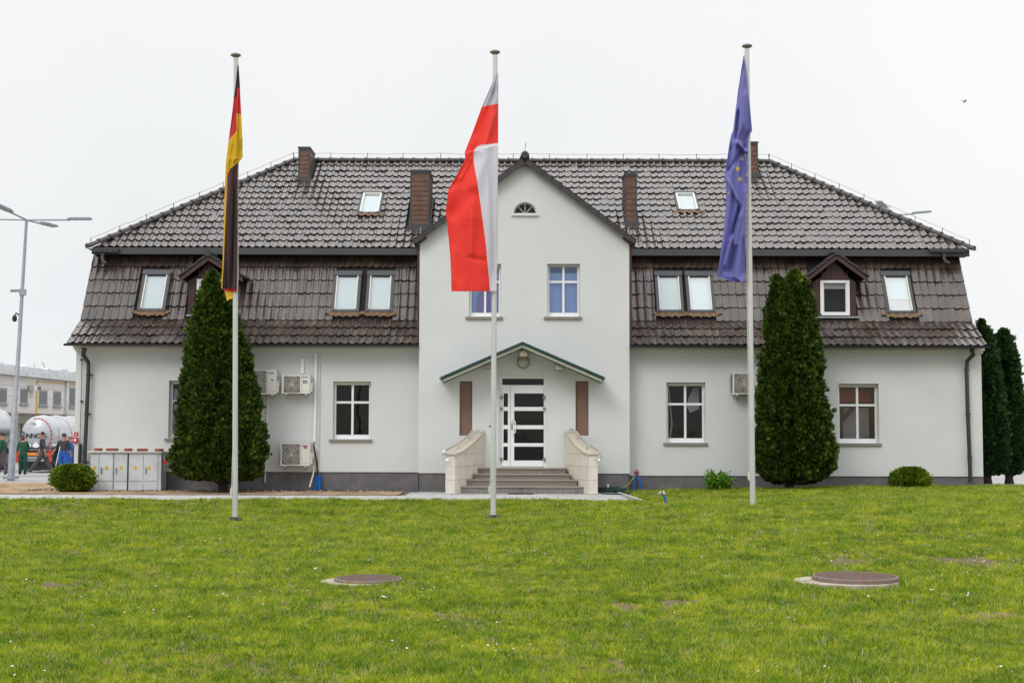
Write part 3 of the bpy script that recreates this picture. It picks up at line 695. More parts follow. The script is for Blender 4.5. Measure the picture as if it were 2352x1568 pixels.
def wire(a, b_, n):
    a, b_ = Vector(a), Vector(b_); pts = []
    for i in range(n + 1):
        p = a.lerp(b_, i / n); b.tube([p, p + Vector((random.uniform(-.03, .03), 0, .19))], .011, 5); pts.append(p + Vector((0, 0, .18 + random.uniform(-.015, .02))))
        if i < n: pts.append(a.lerp(b_, (i + .5) / n) + Vector((0, 0, .16 + random.uniform(-.02, .02))))
    b.tube(pts, .0055, 4)
wire((RLX, 45, RZ + .06), (RRX, 45, RZ + .06), 13); wire((DXL, 40.0, zD + .09), (RLX, 45, RZ + .07), 8); wire((DXR, 40.0, zD + .09), (RRX, 45, RZ + .07), 8)
b.build('lightning_wire', 'dark_metal', uroof)
# dark board and soffit below the upper roof, small end gutters with spouts
b = MB(); zf0 = Z(586.5, 40.05); zf1 = Z(573.5, 40.0)
for xa, xb in ((DXL + .02, GX0 - .05), (GX1 + .05, DXR - .02)):
    b.box(xa, xb, 39.98, 40.06, zf0, zf1); b.box(xa, xb, 40.06, 40.5, zf0 + .02, zf0 + .05)
    b.box(xa, xb, 40.0, 40.1, zf1 + .003, zD - .01)
b.build('fascia_board', 'fascia', uroof)
for s, xa, xb, xp in ((-1, 200, 272, 236), (1, 2135, 2230, 2168)):
    b = MB(); a = P(xa, 575, 39.9); c = P(xb, 576, 39.9)
    b.prism([(a.x, 39.86, a.z + .05), (c.x, 39.86, a.z + .05), (c.x - (.2 if s > 0 else 0), 39.86, a.z - .05), (a.x + (.2 if s < 0 else 0), 39.86, a.z - .05)], (0, .11, 0))
    p = P(xp, 582, 39.9); b.tube([(p.x, 39.9, p.z), (p.x, 39.9, p.z - .16), (p.x + .04, 39.85, p.z - .25), (p.x + .13, 39.82, p.z - .3)], .055, 9)
    b.build('end_gutter', 'gutter_metal', uroof, smooth=True)
# eaves gutter
for xa, xb in ((RXL - .05, GX0 - .02), (GX1 + .02, RXR + .05)):
    b = MB(); ts = np.linspace(0, -math.pi, 7); r = .055; zz = zE - .0; yy = 38.04
    outl = [(yy - r * math.cos(t), zz + r * math.sin(t) * 1.1) for t in ts]; inn = [(yy - (r - .008) * math.cos(t), zz + (r - .008) * math.sin(t)) for t in ts][::-1]
    b.prism([(xa, p[0], p[1]) for p in outl + inn], (xb - xa, 0, 0)); b.box(xa, xa + .006, yy - r, yy + r, zz - r, zz); b.box(xb - .006, xb, yy - r, yy + r, zz - r, zz)
    x = xa + .5
    while x < xb: b.box(x, x + .03, yy - r - .006, yy + r + .02, zz - .003, zz + .004); x += .9
    b.build('eaves_gutter', 'gutter_metal', mans)
# downpipes at both corners
for pts_px in ([(194, 800), (195, 815), (203, 832), (203, 860), (199, 950), (194, 1060), (192, 1082)], [(2232, 803), (2231, 815), (2222, 828), (2220, 850), (2223, 950), (2227, 1050), (2229, 1108)]):
    b = MB(); pts = [P(x, y, F - .14 - (.35 if i == 0 else .15 if i == 1 else 0)) for i, (x, y) in enumerate(pts_px)]
    pts[0].y = 38.1; pts[1].y = 38.15; b.tube(pts, [.075, .062] + [.055] * (len(pts) - 2), 10)
    for k_ in (3, 4, 5): 
        p = pts[k_]; b.tube([p + Vector((0, 0, .03)), p - Vector((0, 0, .03))], .064, 10); b.box(p.x - .01, p.x + .09, p.y, F - .002, p.z - .012, p.z + .012)
    b.build('downpipe', 'gutter_metal', house, smooth=True)
# gable roof, verge tiles and the dark flashing down its sides
b = MB()
for e in (gel, ger):
    b.prism([(e.x, 37.9, e.z - .03), (GXM, 37.9, zGPr - .03), (GXM, 37.9, zGPr - .10), (e.x, 37.9, e.z - .10)], (0, 5.2, 0))
groof = b.build('gable_roof', 'underlay_lip_shade', house)
for e, sgn in ((gel, -1), (ger, 1)):
    run = abs(GXM - e.x); L_ = math.hypot(run, zGPr - e.z); c_, s_ = run / L_, (zGPr - e.z) / L_; n = 12; st = L_ / n
    up = Vector((-sgn * c_, 0, s_)); nn = Vector((sgn * s_, 0, c_)); me = None
    b = MB(); o0 = Vector((e.x, 37.85, e.z))
    q0 = o0 + up * -.02
    b.prism([q0 + nn * .035, q0 + up * (st + .02) + nn * .012, q0 + up * (st + .02) - nn * .13, q0 - nn * .115], (0, .05, 0))
    b.prism([q0 + nn * .04, q0 + up * (st + .02) + nn * .015, q0 + up * (st + .02) - nn * .005, q0 + nn * .01 ], (0, .3, 0))
    v0 = b.build('verge_tile', 'ridge_glaze', groof)
    for i in range(1, n): v_ = v0.copy(); COL.objects.link(v_); v_.location = up * st * i
    b = MB(); q0 = o0 + Vector((0, .12, 0))
    b.prism([q0 + up * .0 - nn * .16, q0 + up * .32 - nn * .16, q0 + up * .32 - nn * .05, q0 + up * .0 - nn * .05], (0, .3, 0)); b.build('eaves_end', 'ridge_glaze', groof)
    b = MB(); rr = 20; 
    for j in range(14):                            # simple rolled courses on the hidden slopes
        yj = 38.2 + j * .34; b.tube([o0 + Vector((0, yj - 37.85, 0)) + nn * .02, o0 + Vector((0, yj - 37.85, 0)) + up * (L_ - .1) + nn * .02], .045, 6)
    b.build('roof_tile_courses', 'roof_glaze', groof, smooth=True)
    gx = GX0 if sgn < 0 else GX1
    b = MB(); b.box(gx + (-.065 if sgn < 0 else .004), gx + (-.004 if sgn < 0 else .065), GF + .02, GF + .3, zE - .02, zGE - .02)
    b.prism([(gx + sgn * .06, GF + .02, zGE - .02), (gx + sgn * .2, GF + .02, zGE + .02), (gx + sgn * .06, GF + .02, zGE - .42)], (0, .35, 0))
    b.build('side_flashing', 'brown_wood', groof)
ridge_run((GXM, 37.9, zGPr + .0), (GXM, 43.3, zGPr + .0), groof)
b = MB(); c = P(1206, 356, 37.8); b.tube([(c.x, 37.76, c.z), (c.x, 37.8, c.z), (c.x, 37.95, c.z)], [.09, .115, .115], 16); b.tube([(c.x, 37.9, c.z), (c.x, 37.93, c.z + .2), (c.x + .02, 37.95, c.z + .36)], .008, 5)
b.build('ridge_end_cap', 'ridge_glaze', groof, smooth=True)
b = MB(); c = P(1206, 376, GF - .1); b.prism([(c.x - .02, GF - .1, c.z), (c.x + .05, GF - .1, c.z), (c.x + .1, GF - .1, c.z - .09)], (0, .1, 0)); b.build('ridge_bracket', 'dark_metal', groof)

# skylights
def skylight(pl, rect, blind, idx, host):
    x0, x1, v0, v1 = rect; w_ = x1 - x0; lo = lambda b_, xa, xb, va, vb, na, nb, mi=0: b_.add([pl.w(x, v, n) for n in (na, nb) for x, v in ((xa, va), (xb, va), (xb, vb), (xa, vb))],
        [(0, 3, 2, 1), (4, 5, 6, 7), (0, 1, 5, 4), (1, 2, 6, 5), (2, 3, 7, 6), (3, 0, 4, 7)], mi)
    big = pl is steep; e = .085 if big else .06; b = MB()
    lo(b, x0, x0 + e, v0, v1, -.02, .10); lo(b, x1 - e, x1, v0, v1, -.02, .10); lo(b, x0 + e, x1 - e, v0, v0 + e * .9, -.02, .085); lo(b, x0 - .01, x1 + .01, v1 - e * (1.5 if big else .5), v1 + .03, -.02, .125)
    s_ = b.build('skylight', 'dark_metal', house)
    b = MB(); i0, i1, j0, j1 = x0 + e, x1 - e, v0 + e * .9, v1 - e * (1.5 if big else .5)
    t = .03 if big else .05
    lo(b, i0, i0 + t, j0, j1, .02, .108); lo(b, i1 - t, i1, j0, j1, .02, .108)
    if not big: lo(b, i0, i1, j1 - .05, j1, .02, .112)
    b.build('sash', 'off_white' if big else 'cornice_paint', s_)
    b = MB(); b.add([pl.w(x, v, .07) for x, v in ((i0, j0), (i1, j0), (i1, j1), (i0, j1))], [(0, 1, 2, 3)]); b.build('pane', 'glass_sky', s_)
    b = MB(); lo(b, i0 - .02, i1 + .02, (j0 + (j1 - j0) * blind), j1, .0, .012); b.build('blind', 'blind_fabric', s_)
    if blind > 0:
        b = MB(); lo(b, i0 - .02, i1 + .02, j0, (j0 + (j1 - j0) * blind), -.01, .0); b.build('backing', 'curtain_and_reflection', s_)
    # ragged lead apron draped over the tiles below
    vs = []; fs = []; nx = 40; a0, a1 = x0 - .14, x1 + .16
    for j in range(4):
        for i in range(nx + 1):
            x = lerp(a0, a1, i / nx); edge = (.17 + .02 * math.cos(2 * math.pi * ((x - RXL) / TW)) + random.uniform(-.02, .02)) * (min(1, .35 + 3.2 * min(i, nx - i) / nx))
            v = v0 + .02 - edge * j / 3; vs.append(pl.w(x, v, .045 + prof(((x - RXL) / TW) % 1) * (.3 + .25 * j) + (.02 if j < 2 else .012)))
    fs = [(j * (nx + 1) + i, j * (nx + 1) + i + 1, (j + 1) * (nx + 1) + i + 1, (j + 1) * (nx + 1) + i) for j in range(3) for i in range(nx)]
    b = MB(); b.add(vs, fs); b.build('lead_apron', 'flashing_rust', s_, smooth=True, fix=False)
for i, (sp, rc) in enumerate(zip(sky_specs, sk_rects)): skylight(sp[1], rc, .36 if i == 5 else 0, i, None)

# dormers
def dormer(a, c, pkx, pky, elx, ely, erx, wx0, wx1, wy0, wy1):
    Yd = 39.42; zb = Z(724, Yd); zt = Z(ely + 12, Yd); pk_ = P(pkx, pky, Yd - .25); e0 = P(elx, ely, Yd - .25); e1 = P(erx, ely, Yd - .25); Yb = 40.35
    xm = (a + c) / 2
    wx0, wx1, wz0, wz1 = X(wx0, Yd, 680), X(wx1, Yd, 680), Z(wy1, Yd), Z(wy0, Yd)
    b = MB()
    for p in ([(a, zb), (wx0, zb), (wx0, zt + .12), (a, zt)], [(wx1, zb), (c, zb), (c, zt), (wx1, zt + .12)], [(wx0, wz1), (wx1, wz1), (wx1, zt + .12), (xm, pk_.z - .18), (wx0, zt + .12)], [(wx0, zb), (wx1, zb), (wx1, wz0), (wx0, wz0)]):
        b.prism([(q[0], Yd, q[1]) for q in p], (0, .08, 0))
    b.prism([(a, Yd + .08, zb), (a, Yd + .08, zt), (a, Yb + .2, zt), (a, Yb - .1, zb + 1.0)], (.05, 0, 0)); b.prism([(c - .05, Yd + .08, zb), (c - .05, Yd + .08, zt), (c - .05, Yb + .2, zt), (c - .05, Yb - .1, zb + 1.0)], (.05, 0, 0))
    d = b.build('dormer', 'brown_wood', house)
    # boards: battens on the cheeks and in the pediment
    bm_ = None
    xs = [a + .05, a + .17, c - .15, c - .03] + list(np.linspace(wx0 + .06, wx1 - .06, 6))
    for x in xs:
        inner = wx0 < x < wx1; z0_ = wz1 + .03 if inner else zb + .02; z1_ = (pk_.z - .2 - abs(x - xm) * .75) if inner else zt
        b = MB(); b.box(x - .012, x + .012, Yd - .014, Yd, z0_, max(z1_, z0_ + .05)); b.build('board', 'brown_wood', d)
    if True:
        b = MB()
        for e in (e0, e1):
            s = 1 if e.x > xm else -1
            b.prism([(e.x, Yd - .25, e.z), (pk_.x, Yd - .25, pk_.z), (pk_.x, Yd - .25, pk_.z - .05), (e.x, Yd - .25, e.z - .05)], (0, 1.3, 0))
        b.build('dormer_roof', 'underlay_lip_shade', d)
        for e in (e0, e1):
            s = 1 if e.x > xm else -1
            b = MB(); b.prism([(e.x - s * .02, Yd - .28, e.z - .055), (pk_.x, Yd - .28, pk_.z - .055), (pk_.x, Yd - .28, pk_.z - .19), (e.x - s * .02, Yd - .28, e.z - .17)], (0, .03, 0)); b.build('bargeboard', 'brown_wood', d)
            run = abs(pk_.x - e.x); L_ = math.hypot(run, pk_.z - e.z); up = Vector(((pk_.x - e.x) / L_, 0, (pk_.z - e.z) / L_)); nn = Vector((-up.z * (1 if up.x > 0 else -1), 0, abs(up.x)))
            for i in range(3):
                q0 = Vector((e.x, Yd - .31, e.z)) + up * (L_ * i / 3 - .02)
                b = MB(); b.prism([q0 + nn * .04, q0 + up * (L_ / 3 + .03) + nn * .015, q0 + up * (L_ / 3 + .03) - nn * .035, q0 - nn * .015], (0, 1.35, 0)); b.build('roof_tile_strip', 'ridge_glaze', d)
    b = MB(); b.tube([(pk_.x, Yd - .35, pk_.z + .01), (pk_.x, Yd + 1.0, pk_.z + .01)], .095, 8); b.build('ridge_tile', 'ridge_glaze', d)
    e = .07; y0_ = Yd - .03
    b = MB(); b.box(wx0, wx0 + e, y0_, Yd + .06, wz0, wz1); b.box(wx1 - e, wx1, y0_, Yd + .06, wz0, wz1); b.box(wx0 + e, wx1 - e, y0_, Yd + .06, wz1 - e, wz1); b.box(wx0 + e, wx1 - e, y0_, Yd + .06, wz0, wz0 + e * 1.3)
    b.box(wx0 + e, wx0 + e + .035, Yd, Yd + .05, wz0 + e * 1.3, wz1 - e); b.box(wx1 - e - .035, wx1 - e, Yd, Yd + .05, wz0 + e * 1.3, wz1 - e)
    b.build('window_frame', 'pvc_white', d)
    b = MB(); b.box(wx0 + e, wx1 - e, Yd + .03, Yd + .036, wz0 + e, wz1 - e); b.build('pane', 'glass', d)
    b = MB(); b.box(wx0 + e, wx1 - e, Yd + .07, Yd + .08, wz1 - e - .16, wz1 - e); b.build('blind', 'curtain_and_reflection', d)
    b = MB(); b.box(a + .06, c - .06, Yd + .5, Yd + .55, zb, zt + .1); b.build('backing', 'interior_dark', d)
    b = MB(); b.box(a - .02, c + .04, Yd - .12, Yd - .005, zb - .06, zb - .01); b.build('dormer_sill', 'zinc', d)
dormer(DMR[0][0], DMR[0][1], 479, 583, 411, 634, 560, 452, 512, 643, 722)
dormer(DMR[1][0], DMR[1][1], 1921, 580, 1851, 634, 1995, 1884, 1951, 642, 722)

# chimneys clad in round-ended shingles
def shingle_mesh(w_, h):
    n = 7; top = [(-w_ / 2, 0, h * .75), (w_ / 2, 0, h * .75)]; low = [(w_ / 2 * math.cos(t), 0, -h * .32 * math.sin(t)) for t in np.linspace(0, math.pi, n)]
    fr = [(p[0], -.016, p[2]) for p in low] + [(-w_ / 2, -.002, h * .78), (w_ / 2, -.002, h * .78)]; bk = [(p[0], -.002, p[2]) for p in low]
    v = fr + bk; f = [tuple(range(n + 2))] + [(i, i + n + 2, i + n + 3, i + 1) for i in range(n - 1)]
    me = bpy.data.meshes.new('shingle'); me.from_pydata(v, [], f); me.materials.append(MATS['chimney_shingle']); return me
for (xa, xb, yb, yt, dep), (x0, x1, v0), nacross, h in zip(CHIM, ch_rect, (1, 4, 1, 2), (.135, .142, .17, .14)):
    p = upper.w(x0, v0); Yc = p.y; zb = p.z - .1; zt = Z(yt + 3, Yc, xa); xs0, xs1 = x0, x1
    b = MB(); b.box(x0, x1, Yc, Yc + dep, zb, zt)
    ch = b.build('chimney', 'chimney_shingle', house)
    b = MB(); b.box(x0 - .035, x1 + .035, Yc - .035, Yc + dep + .035, zt + .002, zt + .05); b.box(x0 - .012, x1 + .012, Yc - .02, Yc + dep + .012, zt - .05, zt); b.build('chimney_cap', 'dark_metal', ch)
    b = MB(); e = .018
    for xx, yy in ((x0, Yc), (x1, Yc), (x0, Yc + dep), (x1, Yc + dep)): b.box(xx - e, xx + e, yy - e, yy + e, zb, zt - .051)
    b.box(x0 - .06, x1 + .06, Yc - .05, Yc - .019, zb + .03, zb + .16); b.box(x0 - .1, x1 + .1, Yc - .16, Yc - .05, zb + .0, zb + .10)
    for xx in (x0 - .05, x1 + .02): b.prism([(xx, Yc, zb + .02), (xx, Yc + dep, zb + dep * .7), (xx, Yc + dep, zb + dep * .7 + .18), (xx, Yc, zb + .18)], (.03, 0, 0))
    b.build('chimney_flashing', 'fascia', ch)
    w_ = (x1 - x0 - .04) / nacross; me = shingle_mesh(w_, h); nr = int((zt - .06 - zb - .18) / h); ms_ = shingle_mesh(dep / 5, h)
    for r in range(nr):
        zz = zb + .2 + r * h; off = (r % 2) * .5
        for i in range(nacross + (1 if off and nacross > 1 else 0)):
            xx = x0 + .02 + (i + .5 - (off if nacross > 1 else 0)) * w_
            o = bpy.data.objects.new('shingle', me); COL.objects.link(o); o.parent = ch; sc_ = 1; wx = xx
            if nacross > 1 and off and i in (0, nacross): sc_ = .5; wx = xx + (w_ / 4 if i == 0 else -w_ / 4)
            o.matrix_local = Matrix.Translation(Vector((wx, Yc - .002, zz)) - ORG[ch.name]) @ Matrix.Rotation(random.gauss(0, .012), 4, 'Y') @ Matrix.Diagonal((sc_ * .985, 1, 1, 1))
        side = x1 if (x0 + x1) / 2 < 0 else x0; sg = 1 if side == x1 else -1
        for i in range(5):
            o = bpy.data.objects.new('shingle', ms_); COL.objects.link(o); o.parent = ch
            o.matrix_local = Matrix.Translation(Vector((side + sg * .002, Yc + (i + .5) * dep / 5, zz)) - ORG[ch.name]) @ Matrix.Rotation(sg * math.pi / 2, 4, 'Z')

# ------------------------------------------------------------------ entrance steps
steps = thing('entrance_steps', 'grey granite entrance steps between two splayed beige walls under the green canopy', 'steps', (.35, 37.3, G0))
tb = [(1116.4, 36.6, 1040, 1352, 1132.4), (1101, 36.95, 1068, 1325, 0), (1088, 37.3, 1089, 1308, 0), (1074, 37.65, 1099, 1300, 0)]
zprev = G0
for i, (yt, Yt, xa, xb, _) in enumerate(tb):
    z = Z(yt, Yt); xa_, xb_ = X(xa, Yt, yt), X(xb, Yt, yt); Yn = tb[i + 1][1] if i < 3 else GF + .03
    b = MB(); b.box(xa_, xb_, Yt + .035, 38.09, zprev, z - .035); s_ = b.build('step', 'granite', steps)
    b = MB(); b.box(xa_ - .004, xb_ + .004, Yt, Yn + (.03 if i < 3 else 0.09), z - .034, z); b.build('tread', 'granite_tread', s_)
    zprev = z - .034
    if i == 0:
        b = MB(); xm = X(1198, Yt, 1125); b.box(xm - .006, xm + .006, Yt + .03, Yt + .036, G0, z - .035); b.build('joint', 'black_plastic', s_)
def cheek(sg):
    fx0, fx1 = (1023, 1046) if sg < 0 else (1373, 1351); rx = 1109 if sg < 0 else 1300
    Y0, Y1 = 36.35, 38.05
    a = X(fx0, Y0, 1090); c = X(fx1, Y0, 1090); e = X(rx, Y1, 1030); wd = abs(c - a); d_ = a + (e - a) - sg * 0 
    oa = e + sg * abs(wd) * 1.0
    N = 12; zf = Z(1045, Y0, fx0); zr = Z(993, Y1, rx)
    b = MB()
    def h(t): return lerp(zf, zr, .45 * t + .55 * t ** 2)
    for i in range(N):
        t0, t1 = i / N, (i + 1) / N
        pin = [(lerp(c, e, t), lerp(Y0, Y1, t)) for t in (t0, t1)]; pout = [(lerp(a, oa, t), lerp(Y0, Y1, t)) for t in (t0, t1)]
        bs = [(pin[0][0], pin[0][1]), (pin[1][0], pin[1][1]), (pout[1][0], pout[1][1]), (pout[0][0], pout[0][1])]
        hh = [h(t0), h(t1), h(t1), h(t0)]
        b.add([(p[0], p[1], G0 - .05) for p in bs] + [(p[0], p[1], q) for p, q in zip(bs, hh)], [(0, 1, 5, 4), (2, 3, 7, 6), (4, 5, 6, 7), (3, 0, 4, 7), (1, 2, 6, 5)])
    wl = b.build('cheek_wall', 'grout', steps)
    # stone facing: each slab a piece, front and inner face
    n_in = Vector((-(Y1 - Y0) , (e - c), 0)).normalized() * (1 if sg > 0 else -1)
    if (n_in.x > 0) == (sg > 0): n_in = -n_in
    zs = [G0 + .005, G0 + .36, G0 + .70, G0 + 1.02, 9]
    ztop_f = zf - .005
    for z0_, z1_ in zip(zs[:-1], zs[1:]):
        z1_ = min(z1_, ztop_f)
        if z1_ - z0_ < .03: continue
        b = MB(); b.box(min(a, c) + .003, max(a, c) - .003, Y0 - .02, Y0 - .001, z0_ + .004, z1_ - .004); b.build('facing_slab', 'beige_stone', wl)
    L_ = math.hypot(e - c, Y1 - Y0); nseg = 3
    for z0_, z1_ in zip(zs[:-1], zs[1:]):
        for k_ in range(nseg):
            t0, t1 = (k_ + .008) / nseg, (k_ + 1 - .008) / nseg
            h0, h1 = min(z1_ - .004, h(t0) - .004), min(z1_ - .004, h(t1) - .004)
            if h1 - z0_ < .05: continue
            h0 = max(h0, z0_ + .01)
            tm = (t0 + t1) / 2; hm = max(min(z1_ - .004, h(tm) - .004), z0_ + .01)
            pts = [(lerp(c, e, t0), lerp(Y0, Y1, t0), z0_ + .004), (lerp(c, e, t1), lerp(Y0, Y1, t1), z0_ + .004), (lerp(c, e, t1), lerp(Y0, Y1, t1), h1), (lerp(c, e, tm), lerp(Y0, Y1, tm), hm), (lerp(c, e, t0), lerp(Y0, Y1, t0), h0)]
            b = MB(); b.prism([Vector(p) + n_in * .001 for p in pts], n_in * .018); b.build('facing_slab', 'beige_stone', wl)
    # curved cap
    b = MB(); ov = .05; vs = []; fs = []
    for i in range(N + 1):
        t = i / N; ti = t if 0 < i < N else (t - .03 if i == 0 else t)
        xi, xo, yy = lerp(c, e, ti) - sg * ov, lerp(a, oa, ti) + sg * ov, lerp(Y0, Y1, ti); hh = h(max(0, t)) + .003
        vs += [(xi, yy, hh), (xo, yy, hh), (xo, yy, hh + .05), (xi, yy, hh + .05)]
    for i in range(N): fs += [(i * 4 + j, i * 4 + (j + 1) % 4, i * 4 + 4 + (j + 1) % 4, i * 4 + 4 + j) for j in range(4)]
    fs += [(3, 2, 1, 0), (N * 4, N * 4 + 1, N * 4 + 2, N * 4 + 3)]
    b.add(vs, fs); b.build('wall_cap', 'cap_stone', wl)
    # handrail: a thin bright tube with curled ends on two short posts
    mid = lambda t: Vector((lerp((a + c) / 2, (oa + e) / 2, t) + sg * .02, lerp(Y0, Y1, t), h(t) + .05))
    b = MB(); pts = []
    fr = mid(0) + Vector((sg * .08, -.05, 0))
    for th_ in np.linspace(-2.6, 1.4, 11): pts.append(fr + Vector((sg * .13 * math.cos(th_ * .9) * .8, -.06, -.06 + .12 * math.sin(th_))))
    for t in np.linspace(.08, .88, 8): pts.append(mid(t) + Vector((sg * .05 * (1 - t), 0, .11)))
    for th_ in np.linspace(0, math.pi, 6): pts.append(mid(.88) + Vector((-sg * (.09 - .09 * math.cos(th_)), .05, .11 + .06 * math.sin(th_) - .07 * (th_ / math.pi))))
    b.tube(pts, .017, 8)
    for t in (.28, .72): b.tube([mid(t), mid(t) + Vector((0, 0, .12))], .012, 6); b.tube([mid(t), mid(t) + Vector((0, 0, .015))], .04, 10)
    b.build('handrail', 'chrome', wl, smooth=True)
cheek(-1); cheek(1)
b = MB(); z = G0 + .004; a, c = X(1166, 36.35, 1134), X(1226, 36.35, 1134); b.box(a, c, 36.25, 36.55, z, z + .012)
for i in range(9): b.box(a + .02, c - .02, 36.265 + i * .031, 36.28 + i * .031, z + .012, z + .02)
tag(b.build('boot_scraper', 'black_plastic'), 'flat black grating mat at the foot of the entrance steps', 'doormat')
# ------------------------------------------------------------------ things on the wall
def ac_unit(label, px0, py0, px1, py1, Yw, kind):
    yf = Yw - .36; a = P(px0, py1, yf); c = P(px1, py0, yf); x0, x1, z0, z1 = a.x, c.x, a.z, c.z; W = x1 - x0; H = z1 - z0
    t = thing('air_conditioner', label, 'air conditioner', ((x0 + x1) / 2, Yw - .2, z0), 'air conditioning units on the front wall')
    b = MB(); b.box(x0, x1, yf, Yw - .08, z0, z1 - .02); b.box(x0 - .008, x1 + .008, yf - .008, Yw - .075, z1 - .02, z1); b.build('casing', 'ac_white', t)
    fx, fz, r = x0 + W * (.36 if kind != 'r' else .37), z0 + H * .48, H * .43
    b = MB(); b.box(x0 + W * .05, x0 + W * .66, yf - .004, yf - .001, z0 + H * .06, z0 + H * .93) if kind != 's' else b.box(fx - r, fx + r, yf - .004, yf - .001, fz - r, fz + r); b.build('fan_opening', 'ac_grille', t)
    b = MB()
    for i in range(7):
        rr = r * (i + 1) / 7; pts = [(fx + rr * math.cos(u), yf - .016, fz + rr * math.sin(u)) for u in np.linspace(0, 2 * math.pi, 25)]
        b.tube(pts, .004, 4, cap=False)
    for u in np.linspace(0, math.pi, 9)[:-1]:
        b.bar((fx - r * math.cos(u), yf - .012, fz - r * math.sin(u)), (fx + r * math.cos(u), yf - .012, fz + r * math.sin(u)), .006, .006, up=(0, 1, 0))
    if kind == 'l':
        for i in range(12): b.box(x0 + W * .06, x0 + W * .65, yf - .014, yf - .008, z0 + H * (.1 + .07 * i), z0 + H * (.1 + .07 * i) + .006)
    b.build('fan_guard', 'off_white' if kind == 's' else 'ac_white', t)
    b = MB()
    for u in range(3):
        an = u * 2.094 + .3; q = [(fx + rr * math.cos(an + da), yf - .005, fz + rr * math.sin(an + da)) for rr, da in ((r * .15, 0), (r * .85, -.35), (r * .9, .3), (r * .2, .6))]; b.prism(q, (0, -.003, 0))
    b.tube([(fx, yf - .004, fz), (fx, yf - .012, fz)], r * .2, 12); b.build('fan', 'ac_dark', t)
    b = MB(); b.box(x0 + W * .70, x0 + W * .705, yf - .003, yf - .0005, z0 + .02, z1 - .04); b.box(x0 + W * .72, x1 - .02, yf - .003, yf - .0005, z0 + H * .12, z0 + H * .125); b.build('panel_seam', 'ac_grille', t)
    b = MB(); tx = x0 + W * .83
    for i in range(5): b.box(tx - .085 + i * .034, tx - .06 + i * .034, yf - .003, yf - .0005, z1 - H * .17, z1 - H * .12)
    b.build('lettering', 'black_print', t)
    if kind in 'ls':
        b = MB(); b.box(tx - .06, tx + .06, yf - .003, yf - .0005, z1 - H * .48, z1 - H * .30); b.build('sticker', 'blue_print' if kind == 's' else 'white_print', t)
        b = MB(); b.prism([(tx - .03, yf - .006, z1 - H * .36), (tx + .05, yf - .006, z1 - H * .40), (tx + .03, yf - .006, z1 - H * .5), (tx, yf - .006, z1 - H * .41)], (0, .002, 0)); b.build('mark', 'black_print' if kind == 'l' else 'yellow_print', t)
    if kind == 'r':
        b = MB(); b.prism([(tx - .04, yf - .006, z1 - H * .25), (tx + .0, yf - .006, z1 - H * .13), (tx + .02, yf - .006, z1 - H * .13), (tx - .02, yf - .006, z1 - H * .27)], (0, .002, 0)); b.build('mark', 'black_print', t)
        b = MB(); b.prism([(tx + .0, yf - .006, z1 - H * .25), (tx + .04, yf - .006, z1 - H * .14), (tx + .065, yf - .006, z1 - H * .2), (tx + .03, yf - .006, z1 - H * .29)], (0, .002, 0)); b.build('mark', 'red_paint', t)
    if kind != 'w':
        b = MB(); b.box(x1 + .001, x1 + .05, yf + .06, yf + .22, z0 + .05, z0 + H * .55); b.tube([(x1 + .03, yf + .1, z0 + H * .3), (x1 + .07, yf + .1, z0 + H * .35), (x1 + .06, yf + .2, z0 + H * .6)], .014, 6); b.build('valve_cover', 'ac_white', t)
    else:
        b = MB()
        for i in range(9): b.box(x0 - .03, x0 - .001, yf + .02, yf + .25, z0 + .06 + i * .055, z0 + .085 + i * .055)
        b.build('fin', 'ac_dark', t)
    for xx in (x0 + W * .15, x0 + W * .85):
        b = MB(); b.box(xx - .02, xx + .02, yf + .0, Yw - .002, z0 - .035, z0 - .002); b.box(xx - .02, xx + .02, Yw - .035, Yw - .002, z0 - .002, z0 + .3); b.bar((xx, yf + .05, z0 - .03), (xx + .0, Yw - .01, z0 - .11), .02, .02); b.build('bracket', 'off_white', t)
    return t
ac_unit('larger white air conditioner on the wall just right of the left conifer', 566, 848, 635, 905, F, 'l')
ac_unit('smaller white air conditioner with blue sticker, at the same height beside the larger one', 647, 860, 712, 903, F, 's')
ac_unit('white air conditioner low on the wall above the dark plinth, with red and blue mark', 644, 1016, 712, 1069, F, 'r')
ac_unit('white air conditioner partly hidden behind the right-hand conifer and flagpole', 1683, 855, 1756, 905, F, 'w')
def pipe_thing(name, label, cat, segs, m, rad=None):
    b = MB()
    for s_ in segs:
        if s_[0] == 'box': b.box(*s_[1:])
        else: b.tube(s_[1], s_[2], 8)
    return tag(b.build(name, m, smooth=not any(s[0] == 'box' for s in segs)), label, cat)
def Wp(x, y, off=.03, Y=F): p = P(x, y, Y - off); return p
def duct(x0, x1, y0, y1, nm, lb, dd=.06):
    a = P(x0, y1, F - dd); c = P(x1, y0, F - dd); return pipe_thing(nm, lb, 'cable duct', [('box', a.x, c.x, F - dd, F - .002, a.z, c.z)], 'off_white')
b = MB(); a = P(721.5, 935, F - .06); c = P(728, 811, F - .06); b.box(a.x, c.x, F - .06, F - .002, a.z, c.z)
b.prism([(a.x + .0, F - .055, a.z - .005), (c.x, F - .055, a.z - .005), (P(725.5, 1015, F).x, F - .055, Z(1015, F)), (P(719, 1015, F).x, F - .055, Z(1015, F))], (0, .05, 0))
tag(b.build('cable_duct', 'pvc_white'), 'white cable duct running down from the cornice to the low air conditioner', 'cable duct')
b = MB(); a = P(731, 1092, F - .05); c = P(735.5, 811, F - .05); b.box(a.x, c.x, F - .05, F - .002, a.z, c.z)
tag(b.build('cable_duct', 'off_white'), 'long white duct ending in the blue pipe, just right of the shorter duct', 'cable duct')
b = MB(); a = P(690.5, 858, F - .06); c = P(698, 824, F - .06); b.box(a.x, c.x, F - .06, F - .002, a.z, c.z)
